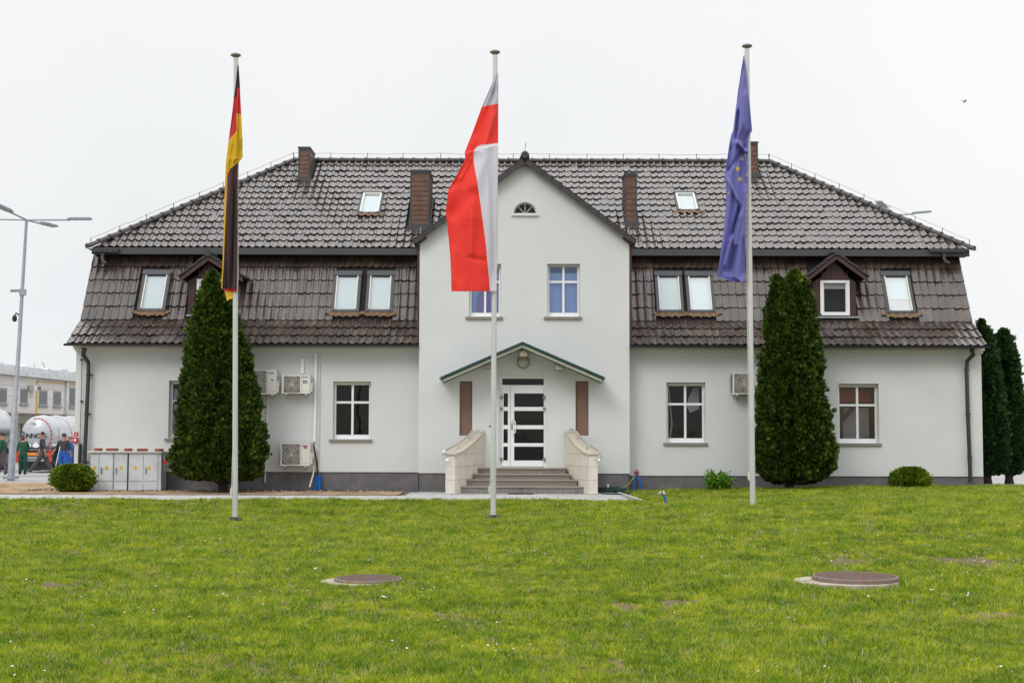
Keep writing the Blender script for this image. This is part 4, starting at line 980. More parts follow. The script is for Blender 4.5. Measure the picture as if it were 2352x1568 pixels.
tag(b.build('cable_duct', 'pvc_white'), 'short white duct above the smaller upper air conditioner', 'cable duct')
b = MB(); b.tube([Wp(614, 906), Wp(612, 980), Wp(609, 1092), Wp(609, 1108, .06)], .02, 8); tag(b.build('drain_pipe', 'off_white', smooth=True), 'thin pale drain pipe on the wall right of the left conifer', 'pipe')
b = MB(); b.tube([Wp(722, 1070, .1), Wp(719, 1090, .12), Wp(711, 1118, .2)], .022, 8); tag(b.build('drain_hose', 'pvc_white', smooth=True), 'short white hose slanting down from the low air conditioner', 'hose')
b = MB(); b.tube([Wp(720, 1018, .2), Wp(722, 1030, .12), Wp(728, 1065, .06), Wp(731, 1092, .08)], .022, 8); tag(b.build('cable', 'black_plastic', smooth=True), 'black cable from the low air conditioner into the blue pipe', 'cable')
b = MB(); b.tube([(Wp(734, 1120).x, F - .1, G0 - .05), (Wp(734, 1120).x, F - .1, Z(1091, F))], .055, 12); b.tube([(Wp(728, 1120).x, F - .09, G0 - .05), (Wp(728, 1120).x, F - .09, Z(1093, F))], .035, 10); b.tube([(Wp(724.5, 1120).x, F - .16, G0 - .05), (Wp(724.5, 1120).x, F - .16, Z(1117, F))], .035, 10)
tag(b.build('blue_pipe', 'blue_pipe', smooth=True), 'group of blue pipes standing against the plinth below the white ducts', 'pipe')
# lightning conductor at the left corner, fire point
b = MB(); b.tube([Wp(188, 822, .06), Wp(187, 900, .06), Wp(184, 1000, .06), Wp(184, 1050, .06)], .009, 6)
for y in (826, 921, 1020): p = Wp(187 if y < 1000 else 184, y, .05); b.box(p.x - .03, p.x + .03, F - .07, F - .002, p.z - .02, p.z + .02)
b.tube([Wp(184, 1022, .08), Wp(183, 1050, .08), Wp(183, 1078, .08)], .045, 8)
tag(b.build('conductor_cable', 'black_plastic', smooth=True), 'black cable with clips beside the left black downpipe', 'cable')
p = Wp(173.5, 1010, .02); p2 = Wp(174.5, 997, .02)
t = thing('fire_alarm_box', 'red fire alarm box with small red sign above it at the left house corner', 'alarm box', (p.x, F, p.z))
b = MB(); b.box(p.x - .07, p.x + .07, F - .07, F - .002, p.z - .08, p.z + .07); b.build('box', 'red_paint', t)
b = MB(); b.tube([(p.x, F - .07, p.z), (p.x, F - .076, p.z)], .035, 12); b.build('dial', 'white_print', t)
b = MB(); b.box(p2.x - .055, p2.x + .055, F - .012, F - .002, p2.z - .05, p2.z + .06); b.build('sign', 'red_paint', t)
b = MB(); b.box(p2.x - .01, p2.x + .01, F - .015, F - .0125, p2.z - .02, p2.z + .035); b.box(p2.x - .01, p2.x + .01, F - .015, F - .0125, p2.z - .04, p2.z - .028); b.build('mark', 'white_print', t)

# ------------------------------------------------------------------ electrical cabinet and the bricks on it
Yc0 = 37.95; gx = lambda x: X(x, Yc0, 1080); gz = lambda y: Z(y, Yc0, 280)
t = thing('electrical_cabinet', 'wide light grey electrical cabinet with yellow warning signs against the plinth', 'cabinet', (gx(288), 38.15, G0))
x0, x1 = gx(208), gx(366); zt_ = gz(1039); zb_ = G0 - .02
b = MB(); b.box(x0, x1 + .04, Yc0 + .02, F - .04, zb_, zt_); b.build('body', 'cabinet_grey', t)
b = MB(); b.prism([(gx(201), Yc0 - .06, zt_ + .003), (gx(373), Yc0 - .06, zt_ + .003), (gx(373), Yc0 - .06, zt_ + .03), (gx(201), Yc0 - .06, zt_ + .045)], (0, F - Yc0 + .02, 0)); b.build('lid', 'off_white', t)
ds = [(208, 226), (228, 259), (262, 292), (296, 328), (330, 362)]
for i, (a, c) in enumerate(ds):
    b = MB(); b.box(gx(a), gx(c), Yc0, Yc0 + .018, gz(1104), zt_ - .03); d = b.build('door', 'cabinet_grey', t)
    b = MB(); b.box(gx(a), gx(c), Yc0, Yc0 + .018, G0 + .02, gz(1107)); b.build('base_panel', 'cabinet_grey', t)
    xs = {0: 217, 1: 245, 2: 278, 3: 311, 4: 343}[i]; q = P(xs, 1074, Yc0)
    b = MB(); b.box(q.x - .05, q.x + .05, Yc0 - .004, Yc0 - .001, q.z - .05, q.z - .005); b.prism([(q.x - .04, Yc0 - .004, q.z), (q.x + .04, Yc0 - .004, q.z), (q.x, Yc0 - .004, q.z + .065)], (0, .003, 0)); b.build('warning_sign', 'yellow_print', d)
    b = MB(); b.prism([(q.x - .006, Yc0 - .0055, q.z + .012), (q.x + .01, Yc0 - .0055, q.z + .02), (q.x + .004, Yc0 - .0055, q.z + .048), (q.x - .004, Yc0 - .0055, q.z + .03)], (0, .001, 0)); b.build('mark', 'black_print', d)
    if i in (1, 2, 4):
        q = P(a + 5, 1080, Yc0); b = MB(); b.box(q.x - .018, q.x + .018, Yc0 - .03, Yc0 - .001, q.z - .08, q.z + .08); b.build('handle', 'zinc', d)
b = MB(); b.box(gx(261) - .008, gx(261), Yc0 + .008, Yc0 + .019, G0, zt_ - .02); b.box(gx(294) - .02, gx(294) + .01, Yc0 + .008, Yc0 + .019, G0, zt_ - .02); b.build('seam', 'black_plastic', t)
proto = None
for i, (a, c, yy, lb) in enumerate([(212, 232, 1034, 'leftmost'), (241, 268, 1035, 'second from the left'), (282, 301, 1034, 'middle'), (313, 337, 1035, 'fourth from the left'), (359, 377, 1035, 'rightmost')]):
    xa, xb = X(a, 38.0, yy), X(c, 38.0, yy); xm = (xa + xb) / 2; w_ = .25
    if proto is None:
        b = MB(); e = .006
        b.box(-.125, .125, -.06, .06, 0, .07); proto = b.build('brick', 'brick_red'); o = proto
        m_ = o.modifiers.new('b', 'BEVEL'); m_.width = .008; m_.segments = 1
    else: o = proto.copy(); COL.objects.link(o)
    tag(o, 'red brick lying on the electrical cabinet, ' + lb + ' of the five', 'brick', 'red bricks on top of the electrical cabinet')
    o.location = (min(xm, gx(371) - .12), 38.05 + random.uniform(0, .1), zt_ + .047 - .003 * i); o.rotation_euler = (0, 0, (.75, .1, .8, .2, .7)[i] * (1 if i % 2 else -1)); o.scale = ((xb - xa) / .25 if i in (1, 3) else 1.0, 1, 1)
t = thing('outdoor_socket', 'small grey and red socket post beside the electrical cabinet', 'socket', (gx(379), 38.2, G0 + .6))
p = P(378, 1050, 38.1); b = MB(); b.bar((p.x - .06, 38.1, p.z + .12), (p.x + .02, 38.1, p.z - .1), .07, .06, up=(0, 1, 0)); b.bar((p.x - .06, 38.14, p.z - .5), (p.x - .06, 38.14, p.z + .1), .03, .03, up=(0, 1, 0)); b.build('bracket', 'zinc', t)
b = MB(); b.box(p.x - .02, p.x + .07, 38.04, 38.12, p.z - .17, p.z - .08); b.build('plug', 'red_paint', t)

# ------------------------------------------------------------------ flagpoles and flags
PY = 27.6
def pole(xb, yb, xt, yt, label, extra):
    a = P(xb, yb, PY); c = P(xt, yt, PY); a.z = ground_z(a.x, PY) + .02 if abs(ground_z(a.x, PY) - a.z) < .15 else a.z
    t = thing('flagpole', label, 'flagpole', tuple(a), 'white flagpoles on the lawn')
    b = MB(); n = 8; pts = [a.lerp(c, i / n) for i in range(n + 1)]; b.tube(pts, [lerp(.055, .043, i / n) for i in range(n + 1)], 16); b.build('pole', 'pole_paint', t, smooth=True)
    b = MB(); b.lathe(tuple(c), [(.04, -.02), (.06, .0), (.10, .02), (.105, .035), (.09, .055), (.04, .075), (.005, .08)], 20); b.build('pole_cap', 'cap_olive', t, smooth=True)
    b = MB(); m_ = a.lerp(c, .063); b.box(m_.x - .075, m_.x - .05, PY - .03, PY + .02, m_.z - .09, m_.z + .1); b.tube([(m_.x - .08, PY - .02, m_.z - .05), (m_.x - .08, PY - .02, m_.z + .06)], .018, 6); b.build('cleat', 'off_white', t)
    b = MB(); s = extra; b.tube([(m_.x - .07, PY - .02, m_.z), (lerp(m_.x, c.x, .5) + s * .065, PY - .03, lerp(m_.z, c.z, .5)), (c.x + s * .06, PY - .03, c.z - .06)], .006, 4); b.build('halyard', 'off_white', t)
    if yb > 1160:
        b = MB(); a = a + Vector((0, 0, .03)); b.box(a.x - .12, a.x + .12, PY - .1, PY + .1, a.z - .06, a.z + .0)
        for sx_ in (-1, 1):
            for sy_ in (-1, 1): b.tube([(a.x + sx_ * .105, PY + sy_ * .085, a.z - .02), (a.x + sx_ * .105, PY + sy_ * .085, a.z + .045)], .018, 6)
            b.tube([(a.x + sx_ * .05, PY - .12, a.z + .015), (a.x + sx_ * .15, PY - .12, a.z + .015)], .022, 6)
        b.tube([a + Vector((0, 0, -.02)), a + Vector((0, 0, .06))], .075, 14)
        b.build('base_plate', 'dark_metal', t)
    return t, a, c
pole(540, 1190, 541.5, 131, 'leftmost white flagpole, carrying the black, red and gold flag', 1)
pole(1133, 1184, 1137, 124, 'middle flagpole in front of the entrance, carrying the red and white flag', 1)
pole(1729, 1150, 1716, 110, 'rightmost flagpole, carrying the blue flag with stars', -1)

def in_poly(x, y, poly):
    c = False; j = len(poly) - 1
    for i in range(len(poly)):
        xi, yi = poly[i]; xj, yj = poly[j]
        if (yi > y) != (yj > y) and x < (xj - xi) * (y - yi) / (yj - yi) + xi: c = not c
        j = i
    return c
def flag_mat(name, rough=.75, trans=.3):
    m = bpy.data.materials.new(name); m.use_nodes = True; t = m.node_tree; p = t.nodes['Principled BSDF']; p.inputs['Roughness'].default_value = rough; p.inputs['Specular IOR Level'].default_value = .3
    p.inputs['Sheen Weight'].default_value = .2
    a = t.nodes.new('ShaderNodeVertexColor'); a.layer_name = 'dye'; t.links.new(a.outputs[0], p.inputs['Base Color'])
    n = t.nodes.new('ShaderNodeTexWave'); n.inputs['Scale'].default_value = 90
    tr = t.nodes.new('ShaderNodeBsdfTranslucent'); ms = t.nodes.new('ShaderNodeMixShader'); ms.inputs[0].default_value = trans
    t.links.new(a.outputs[0], tr.inputs[0]); t.links.new(p.outputs[0], ms.inputs[1]); t.links.new(tr.outputs[0], ms.inputs[2]); t.links.new(ms.outputs[0], t.nodes['Material Output'].inputs[0]); return m
FM = flag_mat('flag_fabric')
def flag(name, label, cat, rows, colour, Y, fold, nx=110, ny=420, grp='flags hanging from the white flagpoles'):
    """rows: outline of the hanging cloth (y, left, right); fold(s, t): depth of the folds"""
    ys = [r[0] for r in rows]; v = []; cs = []
    for j in range(ny + 1):
        y = lerp(ys[0], ys[-1], j / ny); xl, xr = interp(y, ys, [r[1] for r in rows]), interp(y, ys, [r[2] for r in rows])
        for i in range(nx + 1):
            s = i / nx; x = lerp(xl, xr, s); d = (fold(s, j / ny, x, y) + .12) * 1.35 * min(1, (xr - xl) / 26) - .13; v.append(P(x, y, Y + d)); 
            cs.append(colour(x, y))
    f = [(j * (nx + 1) + i, j * (nx + 1) + i + 1, (j + 1) * (nx + 1) + i + 1, (j + 1) * (nx + 1) + i) for j in range(ny) for i in range(nx)]
    me = bpy.data.meshes.new(name); me.from_pydata(v, [], f); me.materials.append(FM)
    at = me.color_attributes.new('dye', 'FLOAT_COLOR', 'POINT'); at.data.foreach_set('color', [k for c in cs for k in (*c, 1)])
    me.polygons.foreach_set('use_smooth', [True] * len(me.polygons))
    o = bpy.data.objects.new(name, me); COL.objects.link(o); m_ = o.modifiers.new('thickness', 'SOLIDIFY'); m_.thickness = .002
    return tag(o, label, cat, grp)
RED = (.90, .06, .042); WHT = (.74, .73, .80); GOLD = (.72, .48, .008); BLK = (.028, .018, .026); RED2 = (.62, .018, .018); BLU = (.20, .20, .54); BLU2 = (.13, .12, .5)
def crease(x, y, x0, y0, x1, y1, wd):
    """signed distance in picture units to a fold line"""
    dx_, dy_ = x1 - x0, y1 - y0; L_ = math.hypot(dx_, dy_); t = ((x - x0) * dx_ + (y - y0) * dy_) / L_ ** 2; d = ((x - x0) * dy_ - (y - y0) * dx_) / L_
    k = min(1, max(0, min(t, 1 - t) * 6)) ; return k, d
def ridge(x, y, ln, h, wd):
    k, d = crease(x, y, *ln[:4], wd); return h * k * math.exp(-(d / wd) ** 2)
def step_(x, y, ln, h, wd):
    k, d = crease(x, y, *ln[:4], wd); return h * k / (1 + math.exp(-d / wd))
# middle flag
Rr = [(168, 1141, 1144), (200, 1127, 1144.5), (245, 1107, 1144.5), (300, 1087, 1144.5), (351, 1067, 1144), (365, 1069, 1144), (390, 1056, 1143.5), (435, 1030, 1143), (481, 1024, 1143), (507, 1026, 1143), (545, 1030, 1142.5), (586, 1034, 1142), (630, 1036, 1141), (669, 1037, 1140.5)]
wp = [(1099, 349), (1106, 336), (1146, 329), (1146, 690), (1125.5, 690), (1125.5, 669), (1116, 560), (1105, 480), (1095, 415), (1086, 372), (1086, 356)]
wp = [(1088, 349), (1094, 338), (1106, 333), (1146, 329), (1146, 690), (1126, 690), (1125.5, 669), (1116.5, 565), (1105.5, 482), (1096, 418), (1087.5, 368)]
def cmid(x, y):
    if y < 238 + (1144 - x) * .22: return (.62, .61, .69)
    if in_poly(x, y, wp): return WHT
    return RED
def fmid(s, t, x, y):
    d = .05 * math.sin(s * 5 + t * 3) * min(1, t * 3) + .02 * math.sin(s * 13 + t * 9)
    d -= .05 * sstep(-2, 3, y - (351 - (x - 1068) * .28))
    for ln, h, wd in [((1143, 190, 1085, 330), .05, 9), ((1140, 250, 1110, 345), -.03, 5), ((1100, 345, 1030, 440), .07, 7), ((1092, 352, 1050, 420), -.06, 5), ((1094, 430, 1030, 505), .05, 16), ((1085, 480, 1084, 600), -.035, 4),
                      ((1066, 500, 1062, 660), .03, 12), ((1100, 500, 1110, 660), .03, 10), ((1046, 560, 1040, 665), -.03, 7), ((1132, 380, 1131, 665), .035, 5), ((1118, 360, 1125, 660), -.02, 5), ((1070, 590, 1120, 600), .02, 6)]: d += ridge(x, y, (*ln,), h, wd)
    return d - .12
flag('red_white_flag', 'red and white flag hanging open on the middle flagpole', 'flag', Rr, cmid, PY, fmid)
# left flag
gm = lambda zx, zy: ((500 + zx / 2.305) / 1.0884, (100 + zy / 2.305) / 1.0884)
Lr = [(150, 546, 548), (197, 541, 551), (235, 536, 552.5), (262, 533, 554), (309, 527, 556), (324, 525, 557), (345, 522.5, 557), (362, 520, 557.5), (374, 519, 547), (395, 518, 546.5), (440, 516, 546), (500, 514.5, 546), (560, 512.5, 545.5), (610, 511, 545), (663, 508, 544)]
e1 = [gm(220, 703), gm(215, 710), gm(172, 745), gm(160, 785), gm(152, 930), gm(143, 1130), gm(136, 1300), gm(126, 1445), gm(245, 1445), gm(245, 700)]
def cleft(x, y):
    zx, zy = (x * 1.0884 - 500) * 2.305, (y * 1.0884 - 100) * 2.305
    fr = zx > 212 and zy < 560
    l1 = 276 if fr else lerp(358, 318, (zx - 180) / 35)
    l2 = 425 if fr else lerp(590, 520, min(1, max(0, (zx - 158) / 57)))
    if zy < l1: return BLK
    if zy < l2: return RED2
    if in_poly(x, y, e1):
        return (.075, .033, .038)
    if 760 < zy < 940 and zx > interp(zy, [760, 940], [157, 150]): return RED
    return GOLD
def fleft(s, t, x, y):
    d = .03 * math.sin(s * 6 + t * 5) + .012 * math.sin(s * 17 + 3 * t)
    d += step_(x, y, (551, 190, 549, 345), -.06, .8) * (1 if y < 345 else 0)
    if y > 362: d += -.02 + .015 * math.sin((x - 514) * .4)
    for ln, h, wd in [((534, 330, 516, 470), .05, 5), ((540, 250, 528, 320), .03, 4), ((530, 400, 522, 660), -.03, 5), ((538, 420, 535, 660), .03, 4)]: d += ridge(x, y, ln, h, wd)
    return d - .12
flag('black_red_gold_flag', 'black, red and gold flag hanging limp on the leftmost flagpole', 'flag', Lr, cleft, PY, fleft)
fo = bpy.data.objects['black_red_gold_flag']
b = MB(); tl = [(508, 663), (517, 667), (530, 669), (543, 672), (544, 662), (510, 660)]; b.prism([P(x, y, PY - .05) for x, y in tl], (0, .006, 0)); ORG[fo.name] = Vector((0, 0, 0)); b.build('red_hem', 'red_paint', fo)
b = MB(); tl = [(515, 664), (519, 680), (521, 691), (528, 687), (536, 685), (537, 672), (526, 667)]; b.prism([P(x, y, PY - .03) for x, y in tl], (0, .006, 0)); b.build('gold_tail', 'yellow_print', fo)
# right flag
Er = [(128, 1708, 1709.5), (150, 1704, 1712), (185, 1699, 1716), (210, 1695, 1718), (250, 1690, 1723), (300, 1684, 1727.5), (309, 1680, 1723), (325, 1676, 1717), (360, 1671, 1717), (402, 1665, 1717), (432, 1668, 1716), (443, 1668, 1714), (477, 1667, 1713), (533, 1662, 1712.5), (590, 1654, 1711), (625, 1649, 1711), (640, 1647, 1711), (648, 1694, 1711)]
Er[-2] = (636, 1647.5, 1711); Er[-1] = (647, 1688, 1711)
def star(cx, cy, r, rot=0):
    return [(cx + (r if k % 2 == 0 else r * .4) * math.sin(rot + k * math.pi / 5), cy - (r if k % 2 == 0 else r * .4) * math.cos(rot + k * math.pi / 5)) for k in range(10)]
em = lambda zx, zy: ((1760 + zx / 2.45) / 1.0884, (90 + zy / 2.45) / 1.0884)
stars = [star(*em(205, 813), 7.2, .15), star(*em(220, 877), 7.2, .1), star(*em(233, 752), 4.5, .8), star(*em(254, 731), 4, .5), star(*em(268, 780), 4, .3), star(*em(266, 848), 4.5, .2), star(*em(249, 908), 2.2, 0), star(*em(151, 962), 2.6, 0)]
def ceu(x, y):
    for s_ in stars:
        if in_poly(x, y, s_): return (.78, .62, .02)
    return BLU
def feu(s, t, x, y):
    d = .035 * math.sin(s * 7 + t * 6) * min(1, t * 4) + .012 * math.sin(s * 19 + t * 11)
    d += step_(x, y, (1700, 150, 1700, 322), -.05, 1.0) * (1 if y < 322 else 0)
    for ln, h, wd in [((1706, 150, 1690, 250), .05, 4), ((1712, 200, 1708, 300), -.035, 4), ((1697, 250, 1690, 330), .05, 4), ((1716, 330, 1668, 400), .035, 5), ((1690, 322, 1716, 352), -.06, 5), ((1668, 405, 1700, 470), -.06, 4), ((1700, 470, 1680, 545), .07, 4), ((1682, 540, 1662, 620), -.07, 4),
                      ((1704, 480, 1684, 590), -.05, 5), ((1708, 540, 1706, 640), .03, 5), ((1690, 560, 1672, 630), .05, 7), ((1700, 330, 1712, 440), .02, 8), ((1680, 330, 1672, 400), .03, 6)]: d += ridge(x, y, ln, h * 1.7, wd * .85)
    return d - .12
flag('blue_star_flag', 'blue flag with yellow stars hanging folded on the rightmost flagpole', 'flag', Er, ceu, PY, feu)
b = MB()
for i in range(30): 
    p = P(1713 + .1 * i / 3, 440 + i * 6.8, PY - .03); q = P(1713 + .1 * (i + 1) / 3, 440 + (i + 1) * 6.8, PY - .03); b.tube([p, p.lerp(q, .75)], .011 if i % 3 else .016, 5)
fo = bpy.data.objects['blue_star_flag']; ORG[fo.name] = Vector((0, 0, 0)); b.build('halyard_cord', 'hose_yellow', fo)

# ------------------------------------------------------------------ street lamps
def street_lamp(label, base, top, arms):
    t = thing('street_lamp', label, 'street lamp', tuple(base), 'tall street lamps around the house')
    base, top = Vector(base), Vector(top)
    b = MB(); b.tube([base + Vector((0, 0, -.1)), base.lerp(top, .25), base.lerp(top, .26), top], [.13, .12, .085, .05], 12); b.build('post', 'galvanised', t, smooth=True)
    b = MB(); b.box(base.x - .22, base.x + .22, base.y - .22, base.y + .22, base.z - .05, base.z + .04); b.build('foot_plate', 'zinc', t)
    for (dx_, dy_, dz_, L_) in arms:
        d = Vector((dx_, dy_, dz_)).normalized(); e = top + d * L_; b = MB(); b.tube([top, e], .035, 8); a_ = b.build('arm', 'galvanised', t, smooth=True)
        sd_ = d.cross(Vector((0, 0, 1))).normalized(); up = sd_.cross(d); b = MB(); q0, q1 = e - d * .1, e + d * .75
        vs = [q0 - sd_ * .06, q0 + sd_ * .06, e + d * .1 + sd_ * .16, q1 + sd_ * .14, q1 - sd_ * .14, e + d * .1 - sd_ * .16]; b.prism(vs, up * .07); b.build('lamp_head', 'zinc', a_)
    return t, base, top
lb_, lt_ = P(25, 1096, 51), P(61, 505, 51)
lt, lb, ltp = street_lamp('tall grey street lamp with four arms standing left of the house', lb_, lt_, [(-1, .05, .03, 1.6), (1, .1, .02, 1.55), (-.75, -1.2, .36, .75), (.62, 1.8, -.05, .9)])
for tt, w_ in ((.66, .22), ):
    p = lb.lerp(ltp, (1096 - 672) / 591); b = MB(); b.bar(p + Vector((-.02, 0, .05)), p + Vector((-.35, -.2, .02)), .1, .09); b.box(p.x - .08, p.x + .12, p.y - .1, p.y + .1, p.z - .12, p.z + .1); b.build('camera', 'zinc', lt)
    p = lb.lerp(ltp, (1096 - 727) / 591); b = MB(); b.tube([p, p + Vector((-.16, -.05, .1)), p + Vector((-.2, -.05, .0))], .03, 6); b.lathe((p.x - .2, p.y - .05, p.z - .22), [(.02, 0), (.07, .03), (.09, .1), (.07, .22), (.03, .24)], 12); b.build('dome_camera', 'black_plastic', lt, smooth=True)
p = P(2050, 490, 62); street_lamp('street lamp behind the house with only its heads showing over the right hip', (p.x, 62, 0), (p.x, 62, p.z - .1), [(-1, -1.2, .45, .75), (1, .1, .1, 1.0), (-1, .6, 0, 1.1), (.5, 1.5, 0, .9)])

# ------------------------------------------------------------------ conifers and bushes
def crown(name, m, parent, cx, cy, profile, n, size, seed, nclump=260, flat=.75, core=.86, pit=.20, jag=.16, updir=.8, tips=2):
    """profile: (z, x_left, x_right) in metres; sprays scattered through the outer layer of the crown"""
    r_ = np.random.default_rng(seed); zs = np.array([p[0] for p in profile]); xl = np.array([p[1] for p in profile]); xr = np.array([p[2] for p in profile])
    o = np.argsort(zs); zs, xl, xr = zs[o], xl[o], xr[o]
    wt = lambda z: np.interp(z, zs, (xr - xl) / 2); mid = lambda z: np.interp(z, zs, (xr + xl) / 2)
    zz = r_.uniform(zs[0], zs[-1], n * 4); keep = r_.random(n * 4) < (wt(zz) + .12) / (wt(zs).max() + .12); zz = zz[keep][:n]; n = len(zz)
    th = r_.uniform(0, 2 * math.pi, n)
    cz = r_.uniform(zs[0], zs[-1], nclump); ct = r_.uniform(0, 2 * math.pi, nclump); rm = wt(zs).max()
    def off(z, t):
        R_ = np.interp(z, zs, (xr - xl) / 2) + .15; d = np.full(len(z), 9.0)
        for a, b_ in zip(cz, ct):
            dt = np.abs((t - b_ + math.pi) % (2 * math.pi) - math.pi) * R_; d = np.minimum(d, np.sqrt(dt ** 2 + ((z - a) * .6) ** 2))
        return -pit * np.clip(d / .22, 0, 1) ** 1.6
    r = wt(zz) + off(zz, th); inset = np.abs(r_.normal(0, .05, n)) ; r = np.maximum(.02, r - inset + r_.normal(0, jag * .35, n))
    c = np.stack([mid(zz) + r * np.cos(th), cy + r * np.sin(th) * flat, zz], 1)
    od = np.stack([np.cos(th), np.sin(th), np.zeros(n)], 1) + r_.normal(0, .35, (n, 3)); od[:, 2] += updir; od /= np.linalg.norm(od, axis=1)[:, None]
    sd_ = np.cross(od, r_.normal(0, 1, (n, 3))); sd_ /= np.linalg.norm(sd_, axis=1)[:, None] + 1e-6
    L_ = size * r_.uniform(.6, 1.3, n)[:, None]; W_ = L_ * .42
    nr = np.cross(od, sd_) * L_ * .12
    v = np.stack([c - od * L_ * .3, c + sd_ * W_ + od * L_ * .15 + nr, c + od * L_ * .8, c - sd_ * W_ + od * L_ * .15 - nr, c + sd_ * W_ * .9 + od * L_ * .62, c - sd_ * W_ * .9 + od * L_ * .62], 1).reshape(-1, 3)
    base = np.arange(n)[:, None] * 6
    f = np.concatenate([base + np.array([[0, 1, 2]]), base + np.array([[0, 2, 3]]), base + np.array([[0, 4, 1]]), base + np.array([[0, 3, 5]])])
    # inner body of the same foliage keeps the crown closed
    nt_, nz_ = 40, 46; Zg, Tg = np.meshgrid(np.linspace(zs[0] + .06, zs[-1] - .12, nz_), np.linspace(0, 2 * math.pi, nt_, endpoint=False), indexing='ij'); Zf, Tf = Zg.ravel(), Tg.ravel()
    rr = np.maximum(.01, (wt(Zf) - .02) * core + off(Zf, Tf) * 1.2 - .03); cv = np.stack([mid(Zf) + rr * np.cos(Tf), cy + rr * np.sin(Tf) * flat, Zf], 1)
    o_ = len(v); idx = np.arange(nz_ * nt_).reshape(nz_, nt_); a = idx[:-1].ravel(); b_ = np.roll(idx, -1, 1)[:-1].ravel(); c_ = np.roll(idx, -1, 1)[1:].ravel(); d_ = idx[1:].ravel()
    f2 = np.concatenate([np.stack([a, b_, c_], 1), np.stack([a, c_, d_], 1)]) + o_
    return np_mesh(name, np.concatenate([v, cv]), np.concatenate([f, f2]), m, parent)
def px_profile(rows, Y): return [(P(0, y, Y).z + 0, X(a, Y, y), X(c, Y, y)) for y, a, c in rows]
def conifer(label, Y, rows, trunk, m, n, seed, grp=None, extra=None, size=.13, sides=()):
    base = P(*trunk, Y); base.z = ground_z(base.x, Y)
    t = thing('conifer', label, 'conifer', tuple(base), grp); pr = px_profile(rows, Y)
    pr = [(P((a + c) / 2, y, Y).z, X(a, Y, y), X(c, Y, y)) for y, a, c in rows]
    ms_ = [crown('crown', m, t, 0, Y, pr, n, size, seed)]
    for k_, ex in enumerate(extra or []):
        pr2 = [(P((a + c) / 2, y, Y).z, X(a, Y, y), X(c, Y, y)) for y, a, c in ex]; crown('crown', m, t, 0, Y + .1, pr2, n // 5, size, seed + 9 + k_, nclump=60)
    zlow = pr[-1][0]; b = MB(); b.tube([base + Vector((0, 0, -.15)), base + Vector((0, 0, .12)), Vector((base.x, Y, zlow + .15)), Vector(((pr[-3][1] + pr[-3][2]) / 2, Y, zlow + 1.2))], [.17, .12, .14, .06], 10)
    for k_ in range(7):
        an = random.uniform(0, 6.28); b.tube([base + Vector((0, 0, .15)), base + Vector((.3 * math.cos(an), .2 * math.sin(an), .3)), base + Vector((.75 * math.cos(an), .5 * math.sin(an), .38 + random.uniform(0, .2)))], [.035, .022, .01], 6)
    b.build('trunk', 'bark', t, smooth=True); return t
TY = 37.15
conifer('tall tapering conifer left of the entrance, in front of the wall with air conditioners', TY, [(624, 485, 489), (640, 476, 499), (680, 459, 528), (735, 443, 544), (800, 430, 566), (860, 424, 580), (930, 414, 596), (1000, 403, 608), (1050, 397, 613), (1075, 399, 611), (1092, 408, 602), (1102, 440, 575)], (512, 1130), 'thuja_leaf', 30000, 3, 'tall conifers in front of the house')
conifer('tall conifer with a twin tip right of the entrance, behind the right flagpole', TY, [(621, 1822, 1830), (640, 1805, 1845), (680, 1785, 1862), (735, 1772, 1872), (800, 1752, 1882), (860, 1748, 1889), (930, 1740, 1900), (1000, 1736, 1911), (1050, 1737, 1917), (1080, 1742, 1912), (1098, 1752, 1900), (1110, 1785, 1860)], (1813, 1121), 'thuja_leaf', 30000, 5, 'tall conifers in front of the house',
        extra=[[(634, 1783, 1789), (655, 1776, 1797), (700, 1768, 1806), (780, 1758, 1812)]])
conifer('dark conifer nearest the right end of the house', 42.5, [(736, 2252, 2258), (765, 2236, 2272), (800, 2228, 2284), (850, 2222, 2296), (930, 2214, 2304), (1000, 2212, 2312), (1050, 2216, 2318), (1080, 2230, 2312), (1090, 2240, 2300)], (2268, 1108), 'thuja_leaf_deep', 16000, 7, 'dark conifers beyond the right end of the house')
conifer('dark conifer standing farthest right at the picture edge', 43.6, [(757, 2301, 2307), (775, 2288, 2322), (820, 2280, 2334), (880, 2276, 2342), (950, 2272, 2348), (1000, 2274, 2351), (1045, 2276, 2354), (1075, 2284, 2350), (1088, 2300, 2340)], (2318, 1104), 'thuja_leaf_deep', 16000, 8, 'dark conifers beyond the right end of the house')
def bush(label, Y, rows, m, n, seed, size, base_px, up=.5, grp='round clipped bushes by the house', **kw):
    base = P(*base_px, Y); base.z = ground_z(base.x, Y); t = thing('bush', label, 'bush', tuple(base), grp)
    pr = [(P((a + c) / 2, y, Y).z, X(a, Y, y), X(c, Y, y)) for y, a, c in rows]
    crown('foliage', m, t, 0, Y, pr, n, size, seed, nclump=60, flat=.9, updir=up, pit=.06, **kw)
    b = MB()
    for k_ in range(6): an = k_ * 1.05; b.tube([base + Vector((0, 0, -.06)), base + Vector((.16 * math.cos(an), .1 * math.sin(an), .25))], [.025, .015], 6)
    b.build('stem', 'bark', t); return t
bush('round clipped bush on the bare soil in front of the electrical cabinet', 37.2, [(1066, 150, 184), (1072, 138, 198), (1083, 127, 208), (1097, 122, 213), (1110, 126, 210), (1122, 137, 201), (1129, 150, 188)], 'box_leaf', 9000, 11, .065, (168, 1131))
bush('round clipped bush on the grass near the right end of the house', 37.3, [(1073, 2078, 2106), (1079, 2064, 2118), (1090, 2054, 2128), (1103, 2049, 2134), (1113, 2054, 2130), (1119, 2060, 2124)], 'box_leaf', 8000, 12, .065, (2092, 1119))
